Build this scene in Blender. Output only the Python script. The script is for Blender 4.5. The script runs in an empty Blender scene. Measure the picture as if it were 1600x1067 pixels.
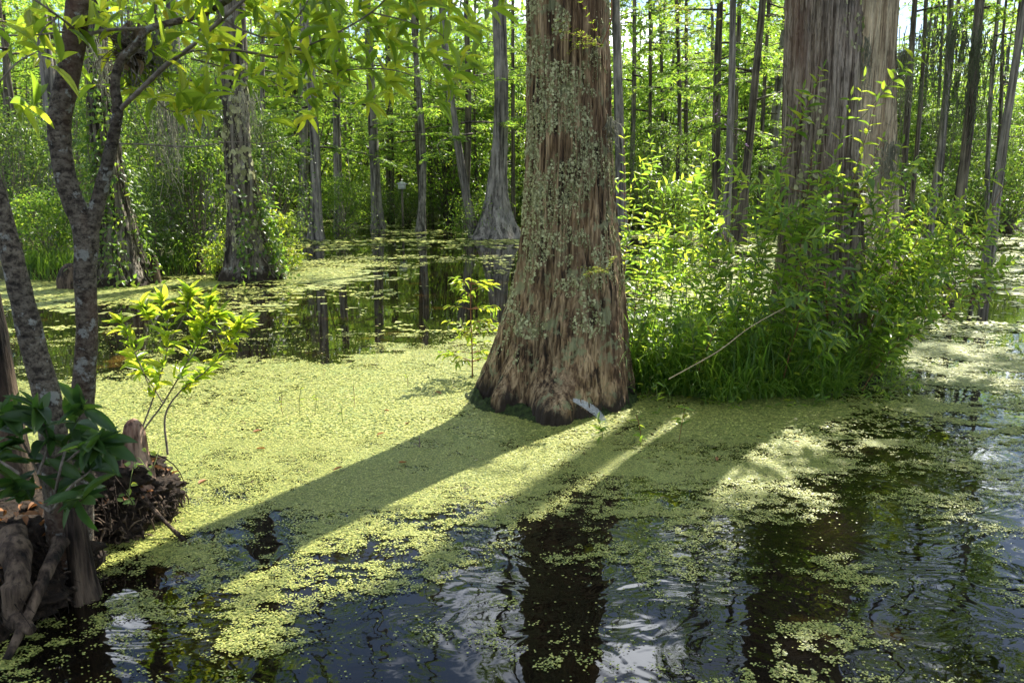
import bpy, math, random
import numpy as np
from mathutils import Vector, Quaternion, Matrix
random.seed(7)
RNG = np.random.default_rng(7)
S = bpy.context.scene
COL = S.collection
# ---------------------------------------------------------------- camera
CAMH, FPX, PITCH = 1.7, 1244.4, math.radians(11.07)
cam = bpy.data.objects.new('camera', bpy.data.cameras.new('camera'))
COL.objects.link(cam)
cam.location = (0, 0, CAMH)
cam.rotation_euler = (math.radians(90) - PITCH, 0, 0)
cam.data.lens = 28; cam.data.sensor_width = 36
cam.data.clip_start = 0.05; cam.data.clip_end = 800
cam.data.dof.use_dof = True; cam.data.dof.focus_distance = 6.3; cam.data.dof.aperture_fstop = 5.6
S.camera = cam
# ---------------------------------------------------------------- light
SUN_AZ, SUN_EL = math.radians(32), math.radians(50)      # azimuth measured from +Y towards +X
w = bpy.data.worlds.new('World'); S.world = w; w.use_nodes = True
nt = w.node_tree; nt.nodes.clear()
out = nt.nodes.new('ShaderNodeOutputWorld'); bg = nt.nodes.new('ShaderNodeBackground')
sky = nt.nodes.new('ShaderNodeTexSky'); sky.sky_type = 'NISHITA'; sky.sun_disc = False
sky.sun_elevation = SUN_EL; sky.sun_rotation = SUN_AZ
sky.air_density = 1.0; sky.dust_density = .4; sky.ozone_density = 1.0
tc = nt.nodes.new('ShaderNodeTexCoord'); mp = nt.nodes.new('ShaderNodeMapping'); mp.inputs['Scale'].default_value = (1, 1, 2.2); mp.inputs['Location'].default_value = (3.1, 1.7, .4)
ns = nt.nodes.new('ShaderNodeTexNoise'); ns.inputs['Scale'].default_value = 5.0; ns.inputs['Detail'].default_value = 7
rp = nt.nodes.new('ShaderNodeValToRGB'); rp.color_ramp.elements[0].position = .55; rp.color_ramp.elements[1].position = .70
mx = nt.nodes.new('ShaderNodeMixRGB'); mx.inputs[2].default_value = (34.0, 35.5, 38, 1)
nt.links.new(tc.outputs['Generated'], mp.inputs[0]); nt.links.new(mp.outputs[0], ns.inputs[0])
nt.links.new(ns.outputs[0], rp.inputs[0]); nt.links.new(rp.outputs[0], mx.inputs[0])
nt.links.new(sky.outputs[0], mx.inputs[1]); nt.links.new(mx.outputs[0], bg.inputs[0])
bg.inputs[1].default_value = 0.075
nt.links.new(bg.outputs[0], out.inputs[0])
sl = bpy.data.lights.new('sun', 'SUN'); sl.energy = 5.0; sl.angle = math.radians(.55); sl.color = (1, .95, .84)
sun = bpy.data.objects.new('sun', sl); COL.objects.link(sun)
sdir = Vector((math.sin(SUN_AZ) * math.cos(SUN_EL), math.cos(SUN_AZ) * math.cos(SUN_EL), math.sin(SUN_EL)))
sun.rotation_euler = sdir.to_track_quat('Z', 'Y').to_euler(); sun.location = sdir * 60
S.view_settings.view_transform = 'Standard'; S.view_settings.look = 'None'
S.view_settings.gamma = 1; S.view_settings.use_curve_mapping = False
S.view_settings.exposure = 1.45
S.render.engine = 'CYCLES'
cy = S.cycles
cy.max_bounces = 7; cy.diffuse_bounces = 3; cy.glossy_bounces = 3; cy.transmission_bounces = 4; cy.transparent_max_bounces = 6
cy.caustics_reflective = False; cy.caustics_refractive = False; cy.sample_clamp_indirect = 6
cy.use_denoising = True

# ---------------------------------------------------------------- helpers
CP, SP = math.cos(PITCH), math.sin(PITCH)
def P(px, py, Y):
    """point on the vertical plane at forward distance Y seen at a pixel of the photograph (for taking measurements)"""
    u, v = px - 800, py - 533.5
    fwd = FPX * CP - v * SP; dn = FPX * SP + v * CP
    return np.array((u * Y / fwd, Y, CAMH - dn * Y / fwd))
def G(px, py, z=0.0):
    u, v = px - 800, py - 533.5
    fwd = FPX * CP - v * SP; dn = FPX * SP + v * CP
    t = (CAMH - z) / dn
    return np.array((u * t, fwd * t, z))
def px_of(x, y, z=0.0):
    d = CAMH - z
    fwd = y * CP + d * SP; up = y * SP - d * CP
    return 800 + FPX * x / fwd, 533.5 - FPX * up / fwd
def _h(ix, iy, iz):
    n = (ix * 374761393 + iy * 668265263 + iz * 2147483647 * 3 + 1274126177).astype(np.int64) & 0xffffffff
    n = ((n ^ (n >> 13)) * 1274126177) & 0xffffffff
    n = ((n ^ (n >> 16)) * 668265263) & 0xffffffff
    return ((n ^ (n >> 15)) & 0xffffff) / float(0xffffff)
def vn(x, y, z=0.0):
    x, y, z = np.broadcast_arrays(np.asarray(x, float), np.asarray(y, float), np.asarray(z, float))
    xi, yi, zi = np.floor(x), np.floor(y), np.floor(z)
    fx, fy, fz = x - xi, y - yi, z - zi
    fx, fy, fz = [f * f * (3 - 2 * f) for f in (fx, fy, fz)]
    xi, yi, zi = xi.astype(np.int64), yi.astype(np.int64), zi.astype(np.int64)
    r = 0
    for a in (0, 1):
        for b in (0, 1):
            for c in (0, 1):
                wgt = (fx if a else 1 - fx) * (fy if b else 1 - fy) * (fz if c else 1 - fz)
                r = r + wgt * _h(xi + a, yi + b, zi + c)
    return r
def fbm(x, y, z=0.0, o=4):
    r, a, t = 0, 1.0, 0
    for i in range(o):
        k = 2.03 ** i
        r = r + a * vn(np.asarray(x) * k + i * 17.3, np.asarray(y) * k + i * 9.1, np.asarray(z) * k + i * 4.7); t += a; a *= .5
    return r / t
def nrm(a):
    return a / np.maximum(np.linalg.norm(a, axis=-1, keepdims=True), 1e-9)

class MB:
    def __init__(s): s.v, s.f, s.n = [], {}, 0
    def add(s, v, faces):
        v = np.asarray(v, float).reshape(-1, 3)
        for f in faces if isinstance(faces, list) else [faces]:
            f = np.asarray(f)
            if f.size: s.f.setdefault(f.shape[1], []).append(f + s.n)
        s.v.append(v); s.n += len(v)
    def grid(s, pts, wrap=False):
        """pts: rows x cols x 3"""
        r, c = pts.shape[:2]
        i, j = np.meshgrid(np.arange(r - 1), np.arange(c if wrap else c - 1), indexing='ij')
        j2 = (j + 1) % c
        f = np.stack([i * c + j, i * c + j2, (i + 1) * c + j2, (i + 1) * c + j], -1).reshape(-1, 4)
        s.add(pts.reshape(-1, 3), f)
    def tube(s, pts, rad, n=6, cap=True):
        pts = np.asarray(pts, float); k = len(pts)
        rad = np.broadcast_to(np.asarray(rad, float), (k,))
        T = nrm(np.gradient(pts, axis=0))
        ref = np.array((0, 0, 1.)) if abs(T[0][2]) < .9 else np.array((1., 0, 0))
        A = nrm(np.cross(T, ref)); B = np.cross(T, A)
        th = np.arange(n) * 2 * math.pi / n
        ring = pts[:, None] + rad[:, None, None] * (A[:, None] * np.cos(th)[None, :, None] + B[:, None] * np.sin(th)[None, :, None])
        s.grid(ring[:, ::-1], True)
        if cap:
            s.add(ring[-1], np.arange(n)[None, ::-1])
    def mesh(s, name, mat, smooth=True):
        me = bpy.data.meshes.new(name)
        V = np.concatenate(s.v) if s.v else np.zeros((0, 3))
        me.vertices.add(len(V)); me.vertices.foreach_set('co', V.astype(np.float32).ravel())
        loops, starts, tot, st = [], [], [], 0
        for k, fl in s.f.items():
            F = np.concatenate(fl); loops.append(F.ravel())
            starts.append(st + np.arange(len(F)) * k); tot.append(np.full(len(F), k)); st += F.size
        L = np.concatenate(loops)
        me.loops.add(len(L)); me.loops.foreach_set('vertex_index', L.astype(np.int32))
        ST = np.concatenate(starts)
        me.polygons.add(len(ST)); me.polygons.foreach_set('loop_start', ST.astype(np.int32))
        if smooth: me.polygons.foreach_set('use_smooth', np.ones(len(ST), bool))
        me.update(calc_edges=True); me.validate()
        me.materials.append(mat)
        return me
def link(name, me, parent=None):
    o = bpy.data.objects.new(name, me); COL.objects.link(o)
    if parent is not None: o.parent = parent
    return o
def tag(o, label=None, cat=None, group=None, kind=None):
    if label: o['label'] = label
    if cat: o['category'] = cat
    if group: o['group'] = group
    if kind: o['kind'] = kind
    return o
def root(name, loc, label, cat, group=None, direction=None):
    o = bpy.data.objects.new(name, None); COL.objects.link(o); o.location = loc
    o.empty_display_size = .1
    if direction is not None:
        o.rotation_mode = 'QUATERNION'; o.rotation_quaternion = Vector(direction).to_track_quat('Z', 'Y')
    return tag(o, label, cat, group)

def leaf_template(k=5, shape='lance', fold=.12, droop=.25):
    """unit leaf along +Y, normal +Z; two rows of quads either side of the midrib"""
    t = np.linspace(0, 1, k)
    if shape == 'lance': wd = .5 * np.sin(math.pi * t ** .8) ** .85
    elif shape == 'oval': wd = .5 * np.sin(math.pi * t ** .75) ** .6
    else: wd = .5 * (1 - t) ** .6
    wd[0] = .03; wd[-1] = .01
    z = -droop * t ** 2
    V = np.stack([np.stack([-wd, t, z + fold * wd * 2], -1), np.stack([0 * t, t, z], -1), np.stack([wd, t, z + fold * wd * 2], -1)], 1)
    f = []
    for i in range(k - 1):
        for j in (0, 1):
            a = i * 3 + j; f.append((a, a + 1, a + 4, a + 3))
    return V.reshape(-1, 3), np.array(f)
DIAMOND = (np.array([(0, 0, 0), (.5, .45, .05), (0, 1, -.12), (-.5, .45, .05)], float), np.array([(0, 1, 2, 3)]))
def place_leaves(mb, tmpl, O, D, N, L, W):
    """O origin, D direction, N normal, L length, W width - arrays of n"""
    V, F = tmpl
    D = nrm(D); X = nrm(np.cross(D, N)); Z = np.cross(X, D)
    L = np.broadcast_to(L, (len(O),)); W = np.broadcast_to(W, (len(O),))
    P_ = O[:, None] + X[:, None] * (V[None, :, 0:1] * W[:, None, None]) + D[:, None] * (V[None, :, 1:2] * L[:, None, None]) + Z[:, None] * (V[None, :, 2:3] * L[:, None, None])
    Fa = (F[None] + (np.arange(len(O)) * len(V))[:, None, None]).reshape(-1, F.shape[1])
    mb.add(P_.reshape(-1, 3), Fa)
def bez(a, b, c, k=10):
    t = np.linspace(0, 1, k)[:, None]
    return (1 - t) ** 2 * np.asarray(a) + 2 * t * (1 - t) * np.asarray(b) + t * t * np.asarray(c)
def smooth_path(pts, k=6):
    """Catmull-Rom through points (n x m)"""
    p = np.asarray(pts, float); q = np.vstack([2 * p[0] - p[1], p, 2 * p[-1] - p[-2]]); r = []
    for i in range(1, len(q) - 2):
        for t in np.linspace(0, 1, k, endpoint=False):
            a, b, c, d = q[i - 1], q[i], q[i + 1], q[i + 2]
            r.append(.5 * ((2 * b) + (-a + c) * t + (2 * a - 5 * b + 4 * c - d) * t ** 2 + (-a + 3 * b - 3 * c + d) * t ** 3))
    r.append(p[-1]); return np.array(r)

# ---------------------------------------------------------------- materials
def newmat(name):
    m = bpy.data.materials.new(name); m.use_nodes = True
    nt = m.node_tree; nt.nodes.clear()
    o = nt.nodes.new('ShaderNodeOutputMaterial'); p = nt.nodes.new('ShaderNodeBsdfPrincipled')
    nt.links.new(p.outputs[0], o.inputs[0])
    return m, nt, p, o
def ramp(nt, stops):
    r = nt.nodes.new('ShaderNodeValToRGB'); e = r.color_ramp.elements
    while len(e) < len(stops): e.new(.5)
    for i, (p, c) in enumerate(stops): e[i].position = p; e[i].color = tuple(c) + (1,) if len(c) == 3 else c
    return r
def noise(nt, scale, detail=5, mapping=None, coord='Object', rough=.6):
    tc = nt.nodes.new('ShaderNodeTexCoord'); n = nt.nodes.new('ShaderNodeTexNoise')
    n.inputs['Scale'].default_value = scale; n.inputs['Detail'].default_value = detail; n.inputs['Roughness'].default_value = rough
    if mapping:
        mp = nt.nodes.new('ShaderNodeMapping'); mp.inputs['Scale'].default_value = mapping
        nt.links.new(tc.outputs[coord], mp.inputs[0]); nt.links.new(mp.outputs[0], n.inputs[0])
    else: nt.links.new(tc.outputs[coord], n.inputs[0])
    return n
def leaf_mat(name, c0, c1, tcol, tfac=.5, rough=.4, spec=.5, odd=None):
    m, nt, p, o = newmat(name)
    geo = nt.nodes.new('ShaderNodeNewGeometry'); oi = nt.nodes.new('ShaderNodeObjectInfo')
    ad = nt.nodes.new('ShaderNodeMath'); ad.operation = 'ADD'
    fr = nt.nodes.new('ShaderNodeMath'); fr.operation = 'FRACT'
    nt.links.new(geo.outputs['Random Per Island'], ad.inputs[0]); nt.links.new(oi.outputs['Random'], ad.inputs[1]); nt.links.new(ad.outputs[0], fr.inputs[0])
    st = [(0, c0), (.93, c1)]
    if odd: st += [(.975, c1), (1.0, odd)]
    r = ramp(nt, st); nt.links.new(fr.outputs[0], r.inputs[0])
    nt.links.new(r.outputs[0], p.inputs['Base Color'])
    p.inputs['Roughness'].default_value = rough; p.inputs['Specular IOR Level'].default_value = spec
    tr = nt.nodes.new('ShaderNodeBsdfTranslucent'); mxs = nt.nodes.new('ShaderNodeMixShader')
    hs = nt.nodes.new('ShaderNodeMixRGB'); hs.blend_type = 'MULTIPLY'; hs.inputs[0].default_value = .75
    hv = ramp(nt, [(0, (.2, .4, .4)), (.5, (.75, .9, .8)), (1, (1.4, 1.15, 1.0))]); nt.links.new(fr.outputs[0], hv.inputs[0])
    hs.inputs[1].default_value = tcol + (1,); nt.links.new(hv.outputs[0], hs.inputs[2]); nt.links.new(hs.outputs[0], tr.inputs[0])
    mxs.inputs[0].default_value = tfac
    nt.links.new(p.outputs[0], mxs.inputs[1]); nt.links.new(tr.outputs[0], mxs.inputs[2]); nt.links.new(mxs.outputs[0], o.inputs[0])
    return m
def bark_mat(name, dark, mid, light, sc=9, zst=.1, bump=.5, wet=0.0, patch=None, patch_amt=.55, patch_sc=5, rings=0, red=None):
    m, nt, p, o = newmat(name)
    n1 = noise(nt, sc, 8, (1, 1, zst)); n2 = noise(nt, 2.3, 4); n3 = noise(nt, sc * 4, 4, (1, 1, .3))
    r = ramp(nt, [(.38, dark), (.47, mid), (.60, light)]); nt.links.new(n1.outputs[0], r.inputs[0])
    nf = noise(nt, sc * 3.2, 5, (1, 1, zst * .6)); rf_ = ramp(nt, [(.36, (.35, .33, .3)), (.47, (1, 1, 1)), (.66, (1.25, 1.22, 1.2))]); nt.links.new(nf.outputs[0], rf_.inputs[0])
    r2 = ramp(nt, [(.3, (.55, .55, .55)), (.7, (1.25, 1.2, 1.15))]); nt.links.new(n2.outputs[0], r2.inputs[0])
    m0 = nt.nodes.new('ShaderNodeMixRGB'); m0.blend_type = 'MULTIPLY'; m0.inputs[0].default_value = 1; nt.links.new(r.outputs[0], m0.inputs[1]); nt.links.new(rf_.outputs[0], m0.inputs[2])
    mu = nt.nodes.new('ShaderNodeMixRGB'); mu.blend_type = 'MULTIPLY'; mu.inputs[0].default_value = 1
    nt.links.new(m0.outputs[0], mu.inputs[1]); nt.links.new(r2.outputs[0], mu.inputs[2])
    last = mu.outputs[0]
    def over(fac, col):
        nonlocal last
        k = nt.nodes.new('ShaderNodeMixRGB'); nt.links.new(fac, k.inputs[0]); nt.links.new(last, k.inputs[1]); k.inputs[2].default_value = tuple(col) + (1,); last = k.outputs[0]
    if red:
        nr = noise(nt, 3.1, 3, (1, 1, .35)); rr = ramp(nt, [(.52, (0, 0, 0)), (.68, (.6, .6, .6))]); nt.links.new(nr.outputs[0], rr.inputs[0]); over(rr.outputs[0], red)
    if patch:
        npp = noise(nt, patch_sc, 6, rough=.7); rr = ramp(nt, [(patch_amt, (0, 0, 0)), (patch_amt + .04, (.8, .8, .8))]); nt.links.new(npp.outputs[0], rr.inputs[0]); over(rr.outputs[0], patch)
    if wet:
        g = nt.nodes.new('ShaderNodeNewGeometry'); sx = nt.nodes.new('ShaderNodeSeparateXYZ'); nt.links.new(g.outputs['Position'], sx.inputs[0])
        nw = noise(nt, 7, 4, (1, 1, .35)); ma = nt.nodes.new('ShaderNodeMath'); ma.operation = 'MULTIPLY_ADD'; ma.inputs[1].default_value = -.55; nt.links.new(nw.outputs[0], ma.inputs[0]); nt.links.new(sx.outputs[2], ma.inputs[2])
        rr = ramp(nt, [(0, (1, 1, 1)), (.09, (0, 0, 0))]); sh = nt.nodes.new('ShaderNodeMath'); sh.operation = 'ADD'; sh.inputs[1].default_value = .27 - wet
        nt.links.new(ma.outputs[0], sh.inputs[0]); nt.links.new(sh.outputs[0], rr.inputs[0]); over(rr.outputs[0], (.028, .020, .013))
    nt.links.new(last, p.inputs['Base Color']); p.inputs['Roughness'].default_value = .85; p.inputs['Specular IOR Level'].default_value = .25
    b = nt.nodes.new('ShaderNodeBump'); b.inputs['Strength'].default_value = bump; b.inputs['Distance'].default_value = .03
    ad = nt.nodes.new('ShaderNodeMath'); ad.operation = 'MULTIPLY_ADD'; ad.inputs[1].default_value = .5
    nt.links.new(nf.outputs[0], ad.inputs[0]); nt.links.new(n1.outputs[0], ad.inputs[2]); nt.links.new(ad.outputs[0], b.inputs['Height']); nt.links.new(b.outputs[0], p.inputs['Normal'])
    return m
def plain(name, c0, c1, sc=20, rough=.8, bump=.3, mapping=None):
    m, nt, p, o = newmat(name)
    n = noise(nt, sc, 6, mapping); r = ramp(nt, [(.35, c0), (.68, c1)]); nt.links.new(n.outputs[0], r.inputs[0]); nt.links.new(r.outputs[0], p.inputs['Base Color'])
    p.inputs['Roughness'].default_value = rough; p.inputs['Specular IOR Level'].default_value = .2
    b = nt.nodes.new('ShaderNodeBump'); b.inputs['Strength'].default_value = bump; b.inputs['Distance'].default_value = .02; nt.links.new(n.outputs[0], b.inputs['Height']); nt.links.new(b.outputs[0], p.inputs['Normal'])
    return m
M = {}
M['cyp_leaf'] = leaf_mat('cypress needle sprays', (.045, .09, .015), (.09, .15, .025), (.42, .60, .07), .6, .5)
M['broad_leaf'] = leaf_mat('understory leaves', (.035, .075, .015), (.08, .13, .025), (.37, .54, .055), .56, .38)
M['shrub_leaf'] = leaf_mat('shrub leaves', (.03, .055, .018), (.07, .10, .035), (.24, .36, .05), .48, .35)
M['bay_leaf'] = leaf_mat('bay leaves', (.06, .10, .02), (.10, .15, .03), (.62, .74, .05), .64, .25, .6, odd=(.35, .2, .02))
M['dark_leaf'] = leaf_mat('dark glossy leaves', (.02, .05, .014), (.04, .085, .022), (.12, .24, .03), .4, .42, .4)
M['herb_leaf'] = leaf_mat('herb leaves', (.07, .13, .035), (.12, .19, .055), (.48, .64, .06), .6, .32, .6, odd=(.32, .28, .03))
M['young_leaf'] = leaf_mat('young yellow green leaves', (.10, .15, .02), (.15, .2, .03), (.5, .6, .05), .6, .35, odd=(.5, .2, .02))
M['grass'] = leaf_mat('grass blades', (.055, .11, .02), (.09, .16, .03), (.36, .54, .05), .55, .4, .5, odd=(.3, .26, .1))
M['duck'] = leaf_mat('duckweed fronds', (.07, .115, .016), (.50, .50, .13), (.12, .2, .02), .1, .42, .5, odd=(.36, .27, .13))
M['stem'] = plain('green stem', (.10, .14, .04), (.16, .17, .06))
M['redstem'] = plain('reddish stem', (.14, .06, .03), (.22, .10, .05))
M['twig'] = plain('grey twig', (.10, .08, .06), (.26, .22, .18), 40)
M['drystalk'] = plain('dry tan stalk', (.34, .25, .14), (.5, .4, .25), 40)
M['bark_main'] = bark_mat('lichened cypress bark', (.022, .014, .008), (.155, .10, .052), (.35, .26, .15), 26, .06, 1.0, wet=.06, patch=(.22, .23, .12), patch_amt=.55, patch_sc=6, red=(.13, .075, .04))
M['bark_grey'] = bark_mat('shredding grey bark', (.08, .06, .042), (.20, .165, .125), (.36, .31, .25), 30, .03, 1.0, red=(.17, .10, .07))
M['bark_pale'] = bark_mat('pale weathered bark', (.24, .18, .12), (.44, .36, .25), (.56, .48, .35), 28, .04, .9)
M['bark_mid'] = bark_mat('grey buttressed bark', (.02, .016, .012), (.095, .08, .064), (.22, .20, .17), 12, .07, .9, wet=.08, patch=(.30, .31, .26), patch_amt=.60, patch_sc=6)
M['bark_far'] = bark_mat('far trunk bark', (.03, .025, .02), (.09, .075, .06), (.18, .16, .13), 6, .1, .6)
M['bark_far_grey'] = bark_mat('far grey trunk bark', (.06, .055, .05), (.17, .155, .14), (.28, .26, .24), 6, .1, .6)
M['bark_bay'] = bark_mat('smooth mottled bark', (.03, .024, .018), (.085, .07, .053), (.15, .13, .10), 30, 1.6, .6, patch=(.27, .27, .24), patch_amt=.57, patch_sc=13, red=(.12, .06, .035))
M['rotwood'] = bark_mat('decaying wood', (.010, .007, .005), (.045, .031, .022), (.12, .088, .062), 16, .15, 1.0)
M['knee'] = bark_mat('cypress knee bark', (.07, .035, .025), (.2, .12, .085), (.34, .24, .18), 16, .25, .6)
M['muck'] = plain('dark wet peat', (.006, .004, .003), (.04, .026, .016), 38, .8, 1.0)
M['moss'] = plain('wet moss', (.008, .012, .003), (.035, .055, .012), 30, .9, .8)
M['soil'] = plain('forest floor', (.025, .022, .01), (.07, .07, .025), 3, .9, .6)
M['lichen'] = leaf_mat('foliose lichen', (.17, .17, .07), (.46, .45, .25), (.2, .3, .1), .08, .9, .1)
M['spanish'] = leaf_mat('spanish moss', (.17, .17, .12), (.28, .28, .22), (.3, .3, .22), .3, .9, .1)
M['spanish_shaded'] = leaf_mat('shaded moss', (.10, .12, .07), (.16, .18, .12), (.2, .24, .12), .35, .9, .1)  # darker copy of the spanish moss, shade put into its colour
M['deadleaf'] = leaf_mat('dead leaves', (.22, .09, .03), (.34, .17, .08), (.3, .12, .03), .3, .6, .3)
M['floatbit'] = leaf_mat('floating plant bits', (.03, .018, .008), (.22, .15, .08), (.1, .06, .02), .05, .7, .3)
M['feather'] = plain('grey feather', (.22, .225, .235), (.42, .43, .44), 60, .7, .1)
M['white'] = plain('white painted board', (.7, .7, .7), (.8, .8, .8), 5, .6, .05)
M['flower'] = plain('pink blossom', (.5, .25, .4), (.65, .4, .55), 50)

# ---------------------------------------------------------------- water
def water_mat():
    m, nt, p, o = newmat('tannin water')
    n = noise(nt, 1.1, 5); r = ramp(nt, [(.35, (.003, .003, .002)), (.62, (.006, .004, .002)), (.76, (.10, .055, .010))])
    nt.links.new(n.outputs[0], r.inputs[0]); nt.links.new(r.outputs[0], p.inputs['Base Color'])
    p.inputs['Roughness'].default_value = .02; p.inputs['IOR'].default_value = 1.40; p.inputs['Specular IOR Level'].default_value = .5
    n1 = noise(nt, 2.3, 2, (1, 1.35, 1)); n1.inputs['Distortion'].default_value = 1.2; n2 = noise(nt, 8, 2, (1, 1.2, 1)); n2.inputs['Distortion'].default_value = .8; n3 = noise(nt, .22, 2)
    mu = nt.nodes.new('ShaderNodeMath'); mu.operation = 'MULTIPLY_ADD'; mu.inputs[1].default_value = .10
    nt.links.new(n2.outputs[0], mu.inputs[0]); nt.links.new(n1.outputs[0], mu.inputs[2])
    r3 = ramp(nt, [(.35, (.15, .15, .15)), (.65, (1, 1, 1))]); nt.links.new(n3.outputs[0], r3.inputs[0])
    b = nt.nodes.new('ShaderNodeBump'); b.inputs['Distance'].default_value = .035
    # ripples die away with distance from the near shore
    g = nt.nodes.new('ShaderNodeNewGeometry'); sx = nt.nodes.new('ShaderNodeSeparateXYZ'); nt.links.new(g.outputs['Position'], sx.inputs[0])
    mr = nt.nodes.new('ShaderNodeMapRange'); mr.inputs[1].default_value = 3.5; mr.inputs[2].default_value = 8; mr.inputs[3].default_value = .34; mr.inputs[4].default_value = .03
    nt.links.new(sx.outputs[1], mr.inputs[0])
    m2 = nt.nodes.new('ShaderNodeMath'); m2.operation = 'MULTIPLY'; nt.links.new(mr.outputs[0], m2.inputs[0]); nt.links.new(r3.outputs[0], m2.inputs[1])
    nt.links.new(m2.outputs[0], b.inputs['Strength']); nt.links.new(mu.outputs[0], b.inputs['Height']); nt.links.new(b.outputs[0], p.inputs['Normal'])
    return m
mb = MB(); mb.add([(-260, -40, 0), (260, -40, 0), (260, 260, 0), (-260, 260, 0)], np.array([(0, 1, 2, 3)]))
tag(link('water', mb.mesh('water', water_mat(), False)), 'dark tannin stained swamp water with small ripples', kind='structure')

# ---------------------------------------------------------------- ground: bed that rises into banks
def bank(x, y):
    n = (fbm(x * .13, y * .13, 3.3) - .5) * 9
    far = np.clip((y - (41 + n)) / 6, 0, 1)
    h = -.5 + far * .75
    lx, ly = -8.9, 17.2                                     # left bank of vines and shrubs
    d = np.sqrt(((x - lx) / 4.6) ** 2 + ((y - ly) / 3.2) ** 2) + (fbm(x * .8, y * .8, 1) - .5) * .5
    h = np.maximum(h, -.5 + .68 * np.clip((1.05 - d) * 3, 0, 1))
    d = np.sqrt(((x + 20) / 7) ** 2 + ((y - 20) / 8) ** 2)
    h = np.maximum(h, -.5 + .68 * np.clip((1.05 - d) * 3, 0, 1))
    return h + (fbm(x * 1.5, y * 1.5, 5) - .5) * .12
xs = np.concatenate([np.linspace(-260, -45, 30), np.linspace(-44, 44, 180), np.linspace(45, 260, 30)])
ys = np.concatenate([np.linspace(-40, 10, 12), np.linspace(11, 60, 130), np.linspace(61, 260, 40)])
XX, YY = np.meshgrid(xs, ys, indexing='xy')
mb = MB(); mb.grid(np.stack([XX, YY, bank(XX, YY)], -1))
tag(link('ground', mb.mesh('ground', M['soil'])), 'dark forest floor of the swamp banks', kind='structure')

# ---------------------------------------------------------------- trunk builder
def trunk_grid(zs, cx, cy_, R, ntheta, flute, ridge, rs, seed, extra=None, fur=0):
    th = np.linspace(0, 2 * math.pi, ntheta, endpoint=False)
    T, Z = np.meshgrid(th, zs, indexing='xy')
    Rb = R(Z)
    f = 0
    rr = random.Random(seed)
    for k, a in ((3, .5), (5, .8), (8, .45), (13, .22)):
        f = f + a * np.cos(k * T + rr.uniform(0, 6.28) + .25 * Z)
    r = Rb + flute * np.exp(-np.maximum(Z, 0) / .7) * f + .012 * f
    cx3, cy3 = np.cos(T) * Rb, np.sin(T) * Rb
    warp = (fbm(cx3 * 3, cy3 * 3, Z * 1.2 + seed, 2) - .5) * .12
    n1 = vn((cx3 + warp) * rs, (cy3 + warp) * rs, Z * rs * .09 + seed * 3.1)
    n2 = vn((cx3 + warp) * rs * 2.3, (cy3 + warp) * rs * 2.3, Z * rs * .25 + seed)
    n3 = vn(cx3 * rs * 1.5, cy3 * rs * 1.5, Z * rs * .9 + seed)
    if fur:      # regular long furrows round the stem, the seam of the pattern at the back
        A_ = np.mod(T - math.pi / 2, 2 * math.pi) / (2 * math.pi)
        wq = (fbm(cx3 * 2.5, cy3 * 2.5, Z * 1.6 + seed, 3) - .5) * 4.5
        n1 = .6 * vn(A_ * fur + wq, Z * 1.3 + 5, seed) + .4 * vn(A_ * fur * 1.9 + wq, Z * 3.1, seed + 4.)
    gv = np.exp(-((2 * n1 - 1) / .22) ** 2); g2 = np.exp(-((2 * n2 - 1) / .2) ** 2)
    r = r - ridge * gv - ridge * .4 * g2 + ridge * .7 * (n1 - .5) + ridge * .5 * (n3 - .5)
    if extra is not None: r = r + extra(T, Z)
    return np.stack([cx(Z) + r * np.cos(T), cy_(Z) + r * np.sin(T), Z], -1)
def wrapd(a, b): return (a - b + math.pi) % (2 * math.pi) - math.pi

def crown_parts(seed, z0, z1, Rm, nl, dens=1.0, leafL=.17, leafW=.05, droop=.25, shape=1.0):
    """cypress crown: near horizontal limbs, flat sprays of leaflets"""
    r = np.random.default_rng(seed); lm, lf = MB(), MB()
    for i in range(nl):
        u = (i + r.random()) / nl; z = z0 + (z1 - z0) * u
        L = Rm * (1 - .75 * u ** shape) * r.uniform(.55, 1.1); az = r.uniform(0, 6.283)
        d = np.array((math.cos(az), math.sin(az), 0)); side = np.array((-d[1], d[0], 0))
        rise = r.uniform(-.05, .35)
        tt = np.linspace(0, 1, 7)[:, None]
        path = np.array((0, 0, z)) + d * L * tt + side * (L * .12 * np.sin(tt * 5 + az)) + np.array((0, 0, 1)) * (L * (rise * tt - droop * tt ** 2))
        lm.tube(path, np.linspace(.012 + .011 * L, .006, 7), 4, False)
        nt_ = max(4, int(7 * L * dens))
        for s in range(nt_):
            t = r.uniform(.15, 1); k = t * 6; a = int(min(k, 5)); b = path[a] + (path[a + 1] - path[a]) * (k - a)
            sg = 1 if s % 2 else -1; ang = r.uniform(.5, 1.2)
            td = d * math.cos(ang) + side * sg * math.sin(ang) + np.array((0, 0, r.uniform(-.25, .12)))
            tl = r.uniform(.35, .8) * (.45 + .12 * L)
            m_ = int(24 * tl * dens) + 5
            q = np.sort(r.random(m_))
            O = b + td * (tl * q)[:, None] + np.array((0, 0, -1)) * (.25 * tl * q ** 2)[:, None] + r.normal(0, .03, (m_, 3))
            sd = np.cross(td, (0, 0, 1)); sd = sd / np.linalg.norm(sd)
            D = td * .6 + sd * (np.where(np.arange(m_) % 2, 1, -1) * r.uniform(.5, 1.2, m_))[:, None] + np.array((0, 0, -1)) * r.uniform(0, .5, m_)[:, None]
            N = np.array((0, 0, 1.)) + r.normal(0, .35, (m_, 3))
            place_leaves(lf, DIAMOND, O, D, N, leafL * r.uniform(.6, 1.3, m_), leafW * r.uniform(.7, 1.3, m_))
    return lm, lf
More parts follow.
